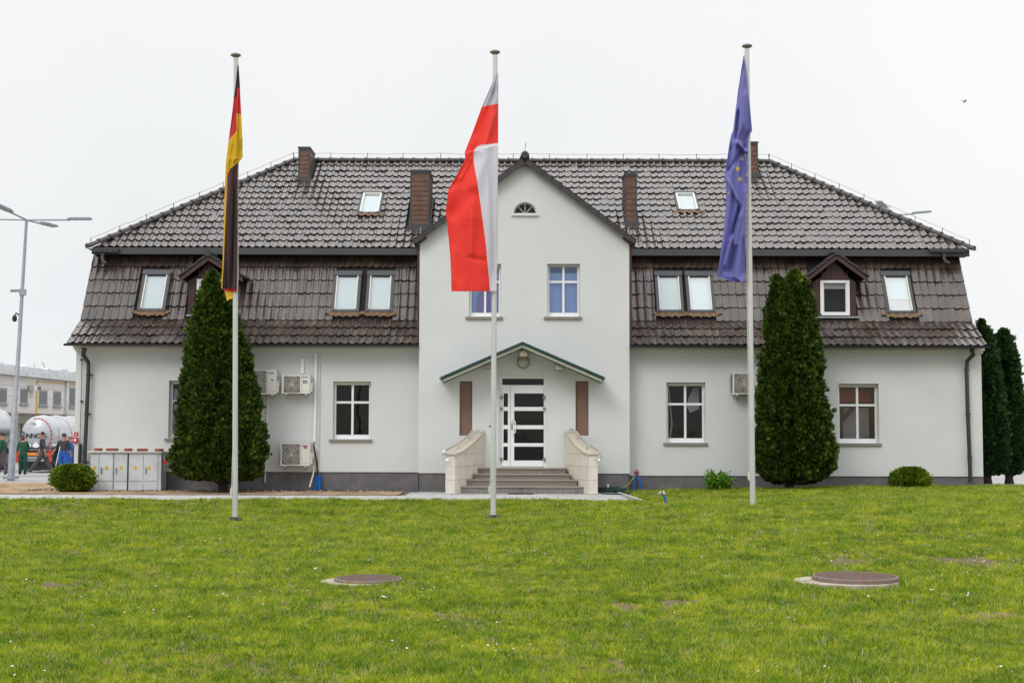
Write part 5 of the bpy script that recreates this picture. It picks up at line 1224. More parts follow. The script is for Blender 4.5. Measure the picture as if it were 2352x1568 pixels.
# the loose bright shrub with large leaves
Y = 37.9; base = P(1652, 1120, Y); base.z = ground_z(base.x, Y); t = thing('shrub', 'small bright green shrub with large glossy leaves between window and right flagpole', 'shrub', tuple(base))
vs, fs = [], []; r_ = random.Random(4)
b = MB()
for k_ in range(30):
    an = r_.uniform(0, 6.28); ln = r_.uniform(.16, .40); tip = base + Vector((ln * math.cos(an), ln * math.sin(an) * .7, r_.uniform(.12, .52)))
    b.tube([base, base.lerp(tip, .5) + Vector((0, 0, .05)), tip], [.01, .008, .004], 5)
    for q in range(34):
        c = base.lerp(tip, r_.uniform(.3, 1.02)) + Vector((r_.gauss(0, .045), r_.gauss(0, .045), r_.gauss(.01, .04))); d = Vector((r_.gauss(0, 1), r_.gauss(0, 1), r_.gauss(.4, .5))).normalized(); s_ = d.cross(Vector((r_.gauss(0, 1), r_.gauss(0, 1), r_.gauss(0, 1)))).normalized(); L_ = r_.uniform(.09, .15); o = len(vs); dn = d.cross(s_) * L_ * .12
        vs += [c, c + d * L_ * .5 + s_ * L_ * .2 + dn, c + d * L_, c + d * L_ * .5 - s_ * L_ * .2 + dn]; fs += [(o, o + 1, o + 2), (o, o + 2, o + 3)]
b.build('stem', 'bark', t); np_mesh('foliage', [tuple(v) for v in vs], fs, 'laurel_leaf', t)

# ------------------------------------------------------------------ garden taps, hoses
t = thing('garden_tap', 'garden tap with blue pipes standing by the plinth corner right of the steps', 'tap', tuple(P(1465, 1124, 38.2)))
b = MB(); Yt = 38.2
for a, c in ((1456, 1458), (1469, 1472)): b.tube([P(a, 1097, Yt), P(c, 1124, Yt) + Vector((0, 0, -.05))], .028, 8)
b.tube([P(1456, 1098, Yt), P(1462, 1094, Yt), P(1469, 1098, Yt)], .026, 8); b.build('pipe', 'blue_pipe', t, smooth=True)
b = MB(); b.tube([P(1463, 1128, Yt), P(1463, 1084, Yt)], .022, 8); b.box(P(1459, 1086, Yt).x, P(1467, 1086, Yt).x, Yt - .05, Yt + .05, Z(1090, Yt), Z(1081, Yt)); b.build('standpipe', 'dark_metal', t)
b = MB(); b.tube([P(1458, 1088, Yt - .06), P(1456, 1082, Yt - .06), P(1460, 1077, Yt - .06), P(1465, 1080, Yt - .06), P(1464, 1088, Yt - .06), P(1458, 1089, Yt - .06)], .014, 6); b.build('coupling', 'red_paint', t, smooth=True)
b = MB(); b.tube([P(1462, 1080, Yt - .02), P(1461, 1075, Yt - .02)], .02, 6); b.build('handle', 'pvc_white', t)
b = MB(); hp = [(1456, 1090, 38.1), (1453, 1100, 37.9), (1444, 1111, 37.6), (1434, 1118, 37.4), (1428, 1121, 37.2)]; b.tube([P(*q) for q in hp], .012, 6); tag(b.build('garden_hose', 'hose_yellow', smooth=True), 'thin yellow hose curving from the tap down to the paving', 'hose')
b = MB(); rr_ = random.Random(3); pts = []
cxx, cyy = X(1400, 37.2, 1125), 37.3
for i in range(150):
    an = i * .42; R_ = .32 + .1 * math.sin(i * .37); pts.append((cxx + R_ * 1.15 * math.cos(an) + rr_.gauss(0, .02), cyy + R_ * .9 * math.sin(an), G0 + .02 + .0008 * i + rr_.uniform(0, .02)))
p0 = pts[-1]; pts += [(X(1418, 36.9, 1122), 36.9, G0 + .08), (X(1432, 36.7, 1127), 36.7, G0 + .03), (X(1450, 36.5, 1130), 36.45, G0 + .03), (X(1452, 36.2, 1132), 36.2, G0 + .03), (X(1425, 35.9, 1133), 35.9, G0 + .03), (X(1390, 36.0, 1133), 36.0, G0 + .03), (X(1380, 36.6, 1128), 36.6, G0 + .03)]
b.tube(pts, .015, 6); tag(b.build('garden_hose', 'hose_green', smooth=True), 'dark green hose coiled in a heap on the paving right of the steps', 'hose')
b = MB(); c = P(1394, 1122, 37.1); b.tube([c, c + Vector((.03, 0, .04)), c + Vector((.03, 0, .13))], [.035, .03, .015], 7); tag(b.build('spray_nozzle', 'pvc_white', smooth=True), 'small white nozzle standing on the dark green hose heap', 'nozzle')
Yb = 30.5; a = P(1533, 1162, Yb); a.z = ground_z(a.x, Yb); c = P(1523, 1133, Yb); t = thing('water_standpipe', 'slanting blue water pipe with a tap sticking out of the lawn', 'tap', tuple(a))
b = MB(); b.tube([a + Vector((.02, 0, -.1)), a.lerp(c, .5), c], [.028, .028, .03], 9); b.build('pipe', 'blue_pipe', t, smooth=True)
b = MB(); b.tube([c + Vector((.01, 0, -.02)), c + Vector((-.01, 0, .06))], .04, 8); b.tube([c + Vector((-.01, 0, .03)), c + Vector((-.07, 0, .02)), c + Vector((-.09, 0, -.03))], .016, 6); b.build('tap', 'chrome', t, smooth=True)
b = MB(); b.tube([c + Vector((-.01, 0, .05)), c + Vector((-.02, 0, .1)), c + Vector((.04, -.02, .11))], .01, 6); b.build('handle', 'black_plastic', t)

# ------------------------------------------------------------------ manholes in the lawn
def manhole(label, cx, cy, wpx, hpx, rise, shift):
    Y = 17; 
    for _ in range(8):
        p = P(cx, cy, Y); gz_ = ground_z(p.x, Y) + rise; Y = Y * (CAM_H - gz_) / (CAM_H - p.z)
    p = P(cx, cy, Y); r = (X(cx + wpx / 2, Y, cy) - X(cx - wpx / 2, Y, cy)) / 2; g = ground_z(p.x, Y)
    t = thing('manhole', label, 'manhole', (p.x, Y, g), 'round iron manhole covers in the lawn'); zt = p.z
    b = MB(); n = 40; e = [(r * 1.2 * (1 + .03 * math.sin(k * 2.3)) * math.cos(k * 2 * math.pi / n), r * 1.13 * (1 + .03 * math.cos(k * 1.7)) * math.sin(k * 2 * math.pi / n)) for k in range(n)]
    b.prism([(p.x + shift + q[0], Y - .05 + q[1], g - .1) for q in e], (0, 0, .1 + rise * .5)); b.build('concrete_ring', 'concrete_ring', t)
    b = MB(); b.lathe((p.x, Y, g), [(r * .98, rise * .1), (r, rise * .2), (r, rise - .012), (r - .012, rise), (r - .03, rise), (r - .035, rise - .004), (.001, rise - .004)], 48); cv = b.build('cover', 'rust_iron', t)
    b = MB(); s = r * .08
    k_ = int(r / s) + 1
    for i in range(-k_, k_ + 1):
        for j in range(-k_, k_ + 1):
            x, y = i * s, j * s
            if math.hypot(x, y) < r - .045: 
                q = s * .32; a = .78 if (i + j) % 2 else -.78; dx_, dy_ = math.cos(a) * q, math.sin(a) * q
                b.bar((p.x + x - dx_, Y + y - dy_, g + rise - .001), (p.x + x + dx_, Y + y + dy_, g + rise - .001), .014, .014)
    o = b.build('tread_pattern', 'rust_iron', t, fix=False); o['kind'] = 'stuff'
    return (p.x + shift * .5, Y + .03, r * 1.17)
MH = [manhole('rusty round manhole cover in the lawn below the window left of the door', 846, 1326, 158, 22, .06, -.07), manhole('larger rusty raised manhole cover in the lawn at the right', 1964, 1321, 196, 26, .10, -.11)]
# ------------------------------------------------------------------ people by the tankers
def person(label, px_feet, py_feet, Y, h, J, colours, rz=0, hair='hair', cap=None, extra=None):
    """J: joints in metres for a 1.78 m figure, x to the right, y away from the camera"""
    p = P(px_feet, py_feet, Y); sc = h / 1.78; base = Vector((p.x, Y, ground_z(p.x, Y) + .0)); base.z = max(base.z, p.z - .05)
    t = thing('person', label, 'person', tuple(base))
    E = [('pelvis', 'belly'), ('belly', 'chest'), ('chest', 'neck'), ('neck', 'head'), ('head', 'crown')]
    for s in 'LR': E += [('pelvis', 'hip' + s), ('hip' + s, 'knee' + s), ('knee' + s, 'ankle' + s), ('ankle' + s, 'toe' + s), ('chest', 'sh' + s), ('sh' + s, 'elb' + s), ('elb' + s, 'wr' + s), ('wr' + s, 'hand' + s)]
    rad = dict(pelvis=.155, belly=.145, chest=.165, neck=.062, head=.098, crown=.088); 
    for s in 'LR': rad.update({'hip' + s: .125, 'knee' + s: .098, 'ankle' + s: .078, 'toe' + s: .045, 'sh' + s: .075, 'elb' + s: .062, 'wr' + s: .034, 'hand' + s: .036})
    names = list(rad); me = bpy.data.meshes.new('body'); me.from_pydata([Vector(J[n]) * sc for n in names], [(names.index(a), names.index(b_)) for a, b_ in E], [])
    tmp = bpy.data.objects.new('body_tmp', me); COL.objects.link(tmp); md = tmp.modifiers.new('s', 'SKIN'); sv = me.skin_vertices[0].data
    for i, n in enumerate(names): r = rad[n] * sc; sv[i].radius = (r, r * (.78 if n in ('pelvis', 'belly', 'chest') else 1)); sv[i].use_root = n == 'pelvis'
    sb = tmp.modifiers.new('u', 'SUBSURF'); sb.levels = 2
    dg = bpy.context.evaluated_depsgraph_get(); dg.update(); m2 = bpy.data.meshes.new_from_object(tmp.evaluated_get(dg)); bpy.data.objects.remove(tmp)
    zone = {'neck': 0, 'head': 0, 'crown': 0}
    m2.materials.clear()
    for c in ('skin', colours['top'], colours['legs'], 'black_plastic', colours.get('bib', colours['top'])): m2.materials.append(MATS[c])
    seg = []
    for a, b_ in E:
        if b_ in ('head', 'crown'): k = 0
        elif b_ == 'neck': k = 1
        elif b_.startswith('hip') or b_.startswith('knee') or b_.startswith('ankle'): k = 2
        elif b_.startswith('toe'): k = 3
        elif b_.startswith('elb'): k = 1
        elif b_.startswith('wr') or b_.startswith('hand'): k = 0 if colours.get('short', True) else 1
        elif b_ == 'belly': k = 4 if 'bib' in colours else 2
        else: k = 4 if ('bib' in colours and b_ == 'chest') else 1
        seg.append((Vector(J[a]) * sc, Vector(J[b_]) * sc, k, rad[b_] * sc))
    for f in m2.polygons:
        c = f.center; best = None; bd = 9
        for a, b_, k, r in seg:
            ab = b_ - a; tt = max(0, min(1, (c - a).dot(ab) / ab.length_squared)); d = (c - (a + ab * tt)).length / r
            if d < bd: bd = d; best = k
        f.material_index = best; f.use_smooth = True
    m2.name = 'body'; bmm = bmesh.new(); bmm.from_mesh(m2)
    def cone(p0, p1, r0, r1):
        d = p1 - p0; ln = d.length; q = bmesh.ops.create_cone(bmm, segments=6, cap_ends=True, radius1=r0, radius2=r1, depth=ln, matrix=Matrix.Translation((p0 + p1) / 2) @ d.to_track_quat('Z', 'Y').to_matrix().to_4x4())
    for s in 'LR':                                # fingers, thumb
        w_, hd = Vector(J['wr' + s]) * sc, Vector(J['hand' + s]) * sc; d = (hd - w_).normalized(); sd_ = d.cross(Vector((.3, 1, .1))).normalized()
        for k, ln in zip((-1.5, -.5, .5, 1.5), (.055, .07, .075, .06)):
            a = hd + sd_ * k * .017 * sc; m_ = a + d * ln * .5; cone(a - d * .01, m_ + d * .01, .0095, .009); cone(m_, m_ + (d + Vector((0, -.5, 0))).normalized() * ln * .5, .009, .007)
        a = w_.lerp(hd, .6) + sd_ * .028; cone(a, a + (d * .7 + sd_ * .7) * .06, .011, .008)
    hd = Vector(J['head']) * sc; fd = Vector(J['face']).normalized()
    cone(hd + fd * .085 + Vector((0, 0, .02)), hd + fd * .118 + Vector((0, 0, -.005)), .016, .01)
    sdv = fd.cross(Vector((0, 0, 1)))
    for q in (-1, 1): cone(hd + sdv * q * .088 + Vector((0, 0, .025)), hd + sdv * q * .108 + Vector((0, 0, .0)), .022, .018)
    bmm.to_mesh(m2); bmm.free()
    o = bpy.data.objects.new('body', m2); COL.objects.link(o); o.parent = t
    # hair: a shell over crown and back of the head
    hb = bmesh.new(); bmesh.ops.create_icosphere(hb, subdivisions=3, radius=.108 * sc); 
    for v in list(hb.verts):
        q = v.co.normalized()
        if q.z < -.15 or (q.dot(fd) > .45 and q.z < .55): hb.verts.remove(v)
    me = bpy.data.meshes.new('hair'); 
    for v in hb.verts: v.co = Vector((v.co.x, v.co.y, v.co.z * 1.1)) + hd + Vector((0, 0, .045)) - fd * .012
    hb.to_mesh(me); hb.free(); me.materials.append(MATS[cap or hair]); o = bpy.data.objects.new('cap' if cap else 'hair', me); COL.objects.link(o); o.parent = t; sm = o.modifiers.new('t', 'SOLIDIFY'); sm.thickness = .012
    if cap:
        b = MB(); q = hd + Vector((0, 0, .075)) + base; b.prism([q + fd * .07 + sdv * .07, q + fd * .17 + sdv * .045, q + fd * .17 - sdv * .045, q + fd * .07 - sdv * .07], (0, 0, .012)); b.build('cap_visor', cap, t)
    # eyes and mouth
    b = MB()
    for q in (-1, 1): b.tube([base + hd + fd * .085 + sdv * q * .033 + Vector((0, 0, .035)), base + hd + fd * .1 + sdv * q * .033 + Vector((0, 0, .035))], .009, 6)
    b.tube([base + hd + fd * .088 + sdv * .02 - Vector((0, 0, .04)), base + hd + fd * .088 - sdv * .02 - Vector((0, 0, .04))], .006, 5); b.build('face', 'hair', t)
    return t
def joints(face=(0, 1, 0), lean=0, side=True, **k):
    """side view figure (walks along x) or back/front view"""
    J = dict(pelvis=(0, 0, .95), belly=(0, 0, 1.10), chest=(0, 0, 1.32), neck=(0, 0, 1.50), head=(0, 0, 1.62), crown=(0, 0, 1.71), face=face)
    for s, q in (('L', -1), ('R', 1)):
        o = (0, q * .10, 0) if side else (q * .10, 0, 0); w_ = (0, q * .2, 0) if side else (q * .2, 0, 0); f_ = Vector(face)
        J.update({'hip' + s: (o[0], o[1], .88), 'knee' + s: (o[0] * 1.1, o[1] * 1.1, .49), 'ankle' + s: (o[0] * 1.1, o[1] * 1.1, .09), 'toe' + s: tuple(Vector((o[0] * 1.1, o[1] * 1.1, .045)) + f_ * .16),
                  'sh' + s: (w_[0] * .9, w_[1] * .9, 1.42), 'elb' + s: (w_[0] * 1.15, w_[1] * 1.15, 1.13), 'wr' + s: (w_[0] * 1.2 + f_.x * .1, w_[1] * 1.2 + f_.y * .1, .90), 'hand' + s: (w_[0] * 1.2 + f_.x * .14, w_[1] * 1.2 + f_.y * .14, .82)})
    for n in list(J):
        if lean and n not in ('face',) and J[n][2] > .95: J[n] = (J[n][0] + lean * (J[n][2] - .95), J[n][1], J[n][2])
    J.update(k); return J
PYY = 56.5
J = joints((-1, .1, 0), lean=-.12, side=True, kneeL=(-.24, -.1, .52), ankleL=(-.50, -.1, .16), toeL=(-.64, -.1, .22), kneeR=(.14, .1, .47), ankleR=(.42, .1, .13), toeR=(.33, .1, .05), elbL=(.10, -.24, 1.14), wrL=(.16, -.25, .90), handL=(.17, -.25, .82), elbR=(-.14, .22, 1.15), wrR=(-.26, .22, .95), handR=(-.31, .2, .89))
person('man in dark T-shirt and grey work trousers striding left past the tanker', 99, 1091, PYY, 1.72, J, dict(top='cloth_dark', legs='cloth_grey'))
J = joints((-.5, .8, -.2), side=False, elbL=(-.25, -.05, 1.12), wrL=(-.33, .0, .96), handL=(-.36, .02, .90), elbR=(.22, .1, 1.14), wrR=(.05, .22, 1.1), handR=(-.02, .24, 1.1), head=(-.05, .05, 1.58), crown=(-.07, .04, 1.67))
person('man in green work clothes and a brown cap standing right of the lamp post', 52, 1089, PYY + .5, 1.60, J, dict(top='cloth_green', legs='cloth_green'), cap='brown_wood')
J = joints((-.9, .4, 0), side=True, lean=-.05, kneeL=(.12, -.1, .5), ankleL=(.22, -.1, .12), toeL=(.1, -.1, .05), kneeR=(-.08, .1, .5), ankleR=(-.2, .1, .09), toeR=(-.34, .1, .05))
person('man in green jacket and dark trousers at the left picture edge', 5, 1088, PYY - .5, 1.68, J, dict(top='cloth_green', legs='cloth_grey', short=False))
J = joints((.4, .9, 0), side=False, lean=.05, elbL=(-.3, .05, 1.16), wrL=(-.42, -.02, .98), handL=(-.46, -.02, .92))
person('man in blue bib overalls over a dark shirt near the house corner', 144, 1090, PYY, 1.66, J, dict(top='cloth_dark', legs='cloth_blue'))
J = joints((-.8, .4, 0), side=True)
person('man in light blue shirt half hidden by the house corner', 159, 1089, PYY + 1.5, 1.60, J, dict(top='cloth_blue', legs='cloth_blue'), cap='zinc')

# ------------------------------------------------------------------ tankers
def tanker(label, end, rx, rz, dirv, length, markings=True):
    end = Vector(end); d = Vector(dirv).normalized(); sd_ = d.cross(Vector((0, 0, 1))).normalized(); t = thing('tanker_trailer', label, 'tanker', (end.x, end.y, 0.0), 'road tankers parked beside the warehouse')
    n = 36; vs = []; fs = []
    dome = [(-.32, .05), (-.30, .35), (-.24, .62), (-.14, .85), (-.04, .97), (0, 1.0)]
    prof_ = dome + [(.35, 1.0), (.37, 1.035), (.42, 1.035), (.44, 1.0), (length * .5, 1.0), (length, 1.0)]
    for q, k in prof_:
        for j in range(n):
            u = 2 * math.pi * j / n; vs.append(end + d * q + sd_ * rx * k * math.cos(u) + Vector((0, 0, rz * k * math.sin(u))))
    m_ = [0] * 0
    b = MB(); nd = len(dome)
    b.add(vs[:n * nd], [(i * n + j, i * n + (j + 1) % n, (i + 1) * n + (j + 1) % n, (i + 1) * n + j) for i in range(nd - 1) for j in range(n)] + [tuple(range(n))]); dm = b.build('end_dome', 'tank_white', t, smooth=True)
    b = MB(); b.add(vs[n * (nd - 1):], [(i * n + j, i * n + (j + 1) % n, (i + 1) * n + (j + 1) % n, (i + 1) * n + j) for i in range(len(prof_) - nd) for j in range(n)]); b.build('tank', 'steel_tank', t, smooth=True)
    for q in (1.6, 3.0, 4.4)[:2 if length < 5 else 3]:
        b = MB(); pts = [end + d * q + sd_ * rx * 1.02 * math.cos(u) + Vector((0, 0, rz * 1.02 * math.sin(u))) for u in np.linspace(0, 2 * math.pi, 30)]; b.tube(pts, .03, 6, cap=False); b.build('tank_band', 'warehouse_metal', t, smooth=True)
    b = MB()
    for j in range(-3, 24):
        if j % 2: continue
        u0, u1 = j * .12 - 1.0, (j + 1.4) * .12 - 1.0
        if u1 > 2.6: continue
        f_ = lambda u, k, q: end + d * q + sd_ * rx * k * math.cos(u) + Vector((0, 0, rz * k * math.sin(u)))
        b.prism([f_(u0, .90, -.115), f_(u1, .90, -.115), f_(u1, .86, -.15), f_(u0, .86, -.15)], -d * .012)
    b.build('reflective_strip', 'red_paint', t)
    b = MB(); b.prism([end + sd_ * s * .55 + d * q + Vector((0, 0, -rz * .85)) for s, q in ((-1, .1), (1, .1), (1, length), (-1, length))], (0, 0, -.3)); b.build('chassis', 'black_plastic', t)
    for q in (1.2, 2.5, 3.8)[:2 if length < 5 else 3]:
        for s in (-1, 1):
            c = end + d * q + sd_ * s * rx * .8; c.z = .5; b = MB(); b.tube([c - sd_ * .15, c - sd_ * .14, c + sd_ * .14, c + sd_ * .15], [.44, .5, .5, .44], 20); wh = b.build('wheel', 'tyre', t); b = MB(); b.tube([c - sd_ * .155, c + sd_ * .155], .26, 14); b.build('rim', 'zinc', wh)
    e0 = end - d * .38; L_ = rx * 1.02
    def bar(za, zb, m, nm, w_=1.0, dd=.06, s0=-1, s1=1, off=0): 
        b = MB(); b.prism([e0 - d * off + sd_ * L_ * s0 * w_ + Vector((0, 0, za - end.z)), e0 - d * off + sd_ * L_ * s1 * w_ + Vector((0, 0, za - end.z)), e0 - d * off + sd_ * L_ * s1 * w_ + Vector((0, 0, zb - end.z)), e0 - d * off + sd_ * L_ * s0 * w_ + Vector((0, 0, zb - end.z))], d * dd); return b.build(nm, m, t)
    bar(.92, .96, 'zinc', 'bumper_rail'); bar(.70, .82, 'orange_paint', 'warning_strip', off=.01, dd=.03); bar(.60, .66, 'zinc', 'bumper_rail'); bar(.44, .6, 'zinc', 'bumper', dd=.12, w_=.98); bar(.48, .57, 'grey_blind', 'number_plate', s0=-.45, s1=.15, off=.012, dd=.01)
    for s in (-.93, .93): bar(.40, .95, 'red_paint', 'tail_light', s0=s - .06, s1=s + .06, off=.02, dd=.04)
    for s in (-.35, .12):
        b = MB(); c = e0 + sd_ * s * rx + Vector((0, 0, 1.12 - end.z)); r_ = .17; b.prism([c + sd_ * r_, c + Vector((0, 0, r_)), c - sd_ * r_, c - Vector((0, 0, r_))], -d * .01); b.build('hazard_plate', 'white_print', t)
        b = MB(); b.prism([c + sd_ * r_ * .55 - Vector((0, 0, r_ * .52)), c - sd_ * r_ * .55 - Vector((0, 0, r_ * .52)), c - Vector((0, 0, r_ * 1.0))], -d * .012); b.build('mark', 'black_print', t)
    b = MB(); b.prism([e0 + d * .1 + sd_ * s * L_ + Vector((0, 0, z - end.z)) for s, z in ((-.9, .62), (.9, .62), (.9, 1.0), (-.9, 1.0))], d * .2); b.build('rear_frame', 'black_plastic', t)
    bar(.06, .43, 'black_plastic', 'mud_flap', dd=.03, off=-.25, w_=.95)
    if markings:
        rot = Matrix((-sd_ if False else sd_, Vector((0, 0, 1)), -d)).transposed().to_4x4()
        rot = Matrix(((sd_.x, 0, -d.x, 0), (sd_.y, 0, -d.y, 0), (0, 1, 0, 0), (0, 0, 0, 1)))
        for ch, sx_, sz_, sz in (('P', -.80, .0, .50), ('I', -.52, .0, .30), ('N', -.34, .0, .30), ('N', -.06, .0, .30), ('O', .24, 0, .30), ('N', .54, .0, .30)):
            rad_ = math.hypot(sx_ / 1.0, .05); q = -.335 + .22 * rad_ ** 2
            text_part(ch, sz, Matrix.Translation(end + d * (q - .02) + sd_ * rx * sx_ + Vector((0, 0, rz * -.02))) @ rot, 'black_print', t, bold=.003)
        text_part('V35', .16, Matrix.Translation(end + d * (-.29) + sd_ * rx * -.12 + Vector((0, 0, rz * .60))) @ rot, 'black_print', t, bold=.0)
    return t
e = P(88, 1000, 61.5); tanker('polished steel tanker with dark lettering and two diamond plates on its round end', (e.x, 61.5, e.z), .78, .86, (.15, .99, 0), 8)
e = P(-90, 985, 61); tanker('polished steel tanker cut off at the left picture edge', (e.x, 61, e.z), .8, .86, (.15, .99, 0), 3.0, False)
for (dx0, lab, px) in ((0, 'white folding ladder frame standing beside the tanker', 140),):
    p = P(px, 1090, 58.5); p.z = 0.02; t = thing('ladder', lab, 'ladder', tuple(p)); b = MB()
    for s in (-1, 1): b.tube([p + Vector((s * .28, 0, 0)), p + Vector((s * .05, 0, 1.15))], .022, 6)
    b.tube([p + Vector((-.38, 0, 1.15)), p + Vector((.38, 0, 1.15))], .025, 6); b.tube([p + Vector((-.17, 0, .55)), p + Vector((.17, 0, .55))], .016, 6); b.build('frame', 'pvc_white', t)
    b = MB()
    for s in (-1, 1): b.tube([p + Vector((s * .26, .6, 0)), p + Vector((s * .05, .05, 1.1))], .018, 6)
    b.build('back_leg', 'pvc_white', t)

# ------------------------------------------------------------------ warehouse behind the tankers
A = Vector((X(-30, 84, 900), 84, 0)); B = Vector((X(200, 101, 900), 101, 0)); dv = (B - A); LN = dv.length; dv.normalize(); nv = Vector((dv.y, -dv.x, 0))
if nv.dot(-A) < 0: nv = -nv
wh = thing('warehouse', 'low white panelled warehouse with small grey windows behind the tankers', 'building', tuple(A)); H = 5.3
A0 = A - dv * 14; LT = LN + 30
def wq(b, s0, s1, z0, z1, o0, o1):
    p = lambda s, z, o: A0 + dv * s + nv * o + Vector((0, 0, z)); vs = [p(s, z, o) for o in (o0, o1) for s, z in ((s0, z0), (s1, z0), (s1, z1), (s0, z1))]
    b.add(vs, [(0, 1, 2, 3), (7, 6, 5, 4), (0, 4, 5, 1), (1, 5, 6, 2), (2, 6, 7, 3), (3, 7, 4, 0)]); return b
wq(MB(), 0, LT, 0, H, -12, 0).build('wall', 'panel_seam', wh)
def s_at(px, y=900):
    d = ray(px, y); o = Vector((0, 0, CAM_H)); n = nv; t_ = (A0 - o).dot(n) / d.dot(n); q = o + d * t_; return (q - A0).dot(dv), q.z
n = 12; rows_z = [(2.9, 3.9), (3.92, 4.55), (4.57, H - .15), (0, 1.4), (1.42, 2.88)]; me = None
for i in range(n + 4):
    for z0, z1 in rows_z:
        s0 = i * (LT / (n + 4)); b = MB(); wq(b, s0 + .015, s0 + LT / (n + 4) - .015, z0, z1, .001, .03); b.build('wall_panel', 'panel_white', wh)
def win(px0, px1, yt, yb, glass='grey_blind'):
    s0, z1 = s_at(px0, yt); s1, z0 = s_at(px1, yb); zt = s_at(px0, yt)[1]; zb = s_at(px0, yb)[1]
    b = MB(); wq(b, s0 - .12, s1 + .12, zb - .12, zt + .12, .03, .06); wq(b, s0 - .2, s1 + .2, zb - .22, zb - .12, .03, .14); wd_ = b.build('window', 'zinc', wh)
    b = MB(); wq(b, s0, s1, zb, zt, .061, .07); b.build('pane', glass, wd_)
for a in ((-18, 12, 893, 921), (47, 60, 896, 923), (90, 105, 899, 926), (123, 137, 901, 928), (160, 176, 893, 930)): win(*a)
b = MB(); s0, z = s_at(63, 884); _, zb = s_at(63, 897); wq(b, s0, s0 + .9, zb, z, .1, .45); b.build('air_conditioner', 'ac_white', wh)
b = MB(); wq(b, s0 + .55, s0 + .95, zb + .05, z - .05, .5, .52); b.build('fan_opening', 'ac_grille', wh)
b = MB(); sy, zt = s_at(83, 868); _, zb = s_at(83, 950); s2, _ = s_at(200, 880); wq(b, sy, sy + .16, 2.2, H - .3, .03, .08); wq(b, sy, s2, H - .34, H - .28, .03, .08); b.build('gas_pipe', 'yellow_print', wh)
b = MB(); sy, _ = s_at(148, 900); wq(b, sy, sy + .4, 0, H - .2, .03, .16); b.build('downpipe', 'warehouse_metal', wh)
b = MB(); wq(b, -1, LT, H - .12, H + .22, -.4, .5); wq(b, -1, LT, H + .22, H + .5, -1.2, .3); b.build('eaves', 'warehouse_metal', wh)
b = MB()
rr_ = random.Random(2)
for i in range(26):
    s = 8 + i * 1.2 + rr_.uniform(-.3, .3); p0 = A0 + dv * s + Vector((0, 0, H + .5)) - nv * rr_.uniform(.5, 2.5); b.bar(p0, p0 + dv * rr_.uniform(-1.2, 1.4) + Vector((0, 0, rr_.uniform(.15, .75))), .05, .05)
    b.bar(p0, p0 + dv * rr_.uniform(-.3, .6) + Vector((0, 0, rr_.uniform(.1, .4))), .5, .04)
b.build('roof_clutter', 'warehouse_metal', wh)
b = MB(); wq(b, -1, LT, 2.45, 2.62, .0, 2.6); wq(b, -1, LT, 2.2, 2.45, 2.4, 2.6)
for i in range(18): wq(b, i * 2.2, i * 2.2 + .12, 0, 2.3, 2.4, 2.5); wq(b, i * 2.2 + .6, i * 2.2 + 1.5, 2.62, 2.8, 1.5, 2.5)
b.build('pipe_rack', 'ac_grille', wh)

# ------------------------------------------------------------------ sliver beyond the right end
p = P(2349, 1000, 75); hb = thing('garage', 'pale garage with blue roof edge at the right picture edge', 'building', (p.x + 4, 78, 0))
b = MB(); zt = Z(930, 75); b.box(p.x - .6, p.x + 9, 75, 84, 0, zt); b.build('wall', 'panel_white', hb)
b = MB(); b.box(p.x - .9, p.x + 9.3, 74.6, 84.4, zt + .003, zt + .28); b.build('roof', 'far_blue', hb)
b = MB(); b.box(p.x + 1.2, p.x + 4, 74.97, 75.0, .1, 2.5); b.build('door', 'zinc', hb)
p = P(2348, 1080, 66)
car = thing('parked_car', 'small blue car half hidden at the right picture edge', 'car', (p.x + 2, 66, 0))
def carpoly(y0, y1, pts, nm, m, par): 
    b = MB(); b.prism([(p.x + x, y0, z) for x, z in pts], (0, y1 - y0, 0)); return b.build(nm, m, par)
body = carpoly(65.2, 66.9, [(-.1, .3), (4.1, .3), (4.15, .8), (3.3, .95), (2.7, 1.42), (1.0, 1.45), (.3, 1.0), (-.1, .85)], 'body', 'far_blue', car)
carpoly(65.17, 65.2, [(.6, .98), (1.1, 1.36), (2.6, 1.36), (3.1, .98)], 'side_window', 'ac_dark', body)
for xx in (.6, 3.3):
    b = MB(); b.tube([(p.x + xx, 65.12, .31), (p.x + xx, 65.35, .31)], .31, 18); w_ = b.build('wheel', 'tyre', car); b = MB(); b.tube([(p.x + xx, 65.10, .31), (p.x + xx, 65.36, .31)], .18, 12); b.build('rim', 'zinc', w_)
b = MB(); b.box(p.x - .13, p.x - .08, 65.3, 65.6, .65, .8); b.build('headlight', 'white_print', car)
def far_tree(label, px, py_base, py_top, Y, wpx, seed):
    a = P(px, py_base, Y); top = Z(py_top, Y); t = thing('tree', label, 'tree', (a.x, Y, 0), 'far trees beyond the yard'); r = (X(px + wpx / 2, Y, 950) - X(px - wpx / 2, Y, 950)) / 2
    pr = [(top, a.x - .1, a.x + .1), (lerp(top, 1, .15), a.x - r * .6, a.x + r * .5), (lerp(top, 1, .4), a.x - r, a.x + r * .9), (lerp(top, 1, .7), a.x - r * .9, a.x + r), (1.2, a.x - r * .4, a.x + r * .4)]
    crown('crown', 'thuja_leaf', t, 0, Y, pr, 5000, .35, seed, nclump=70, pit=.8, flat=1)
    b = MB(); b.tube([(a.x, Y, -.1), (a.x, Y, top * .6)], [.22, .1], 8); b.build('trunk', 'bark', t)
far_tree('far green tree showing over the garage roof', 2351, 1060, 915, 95, 46, 21)
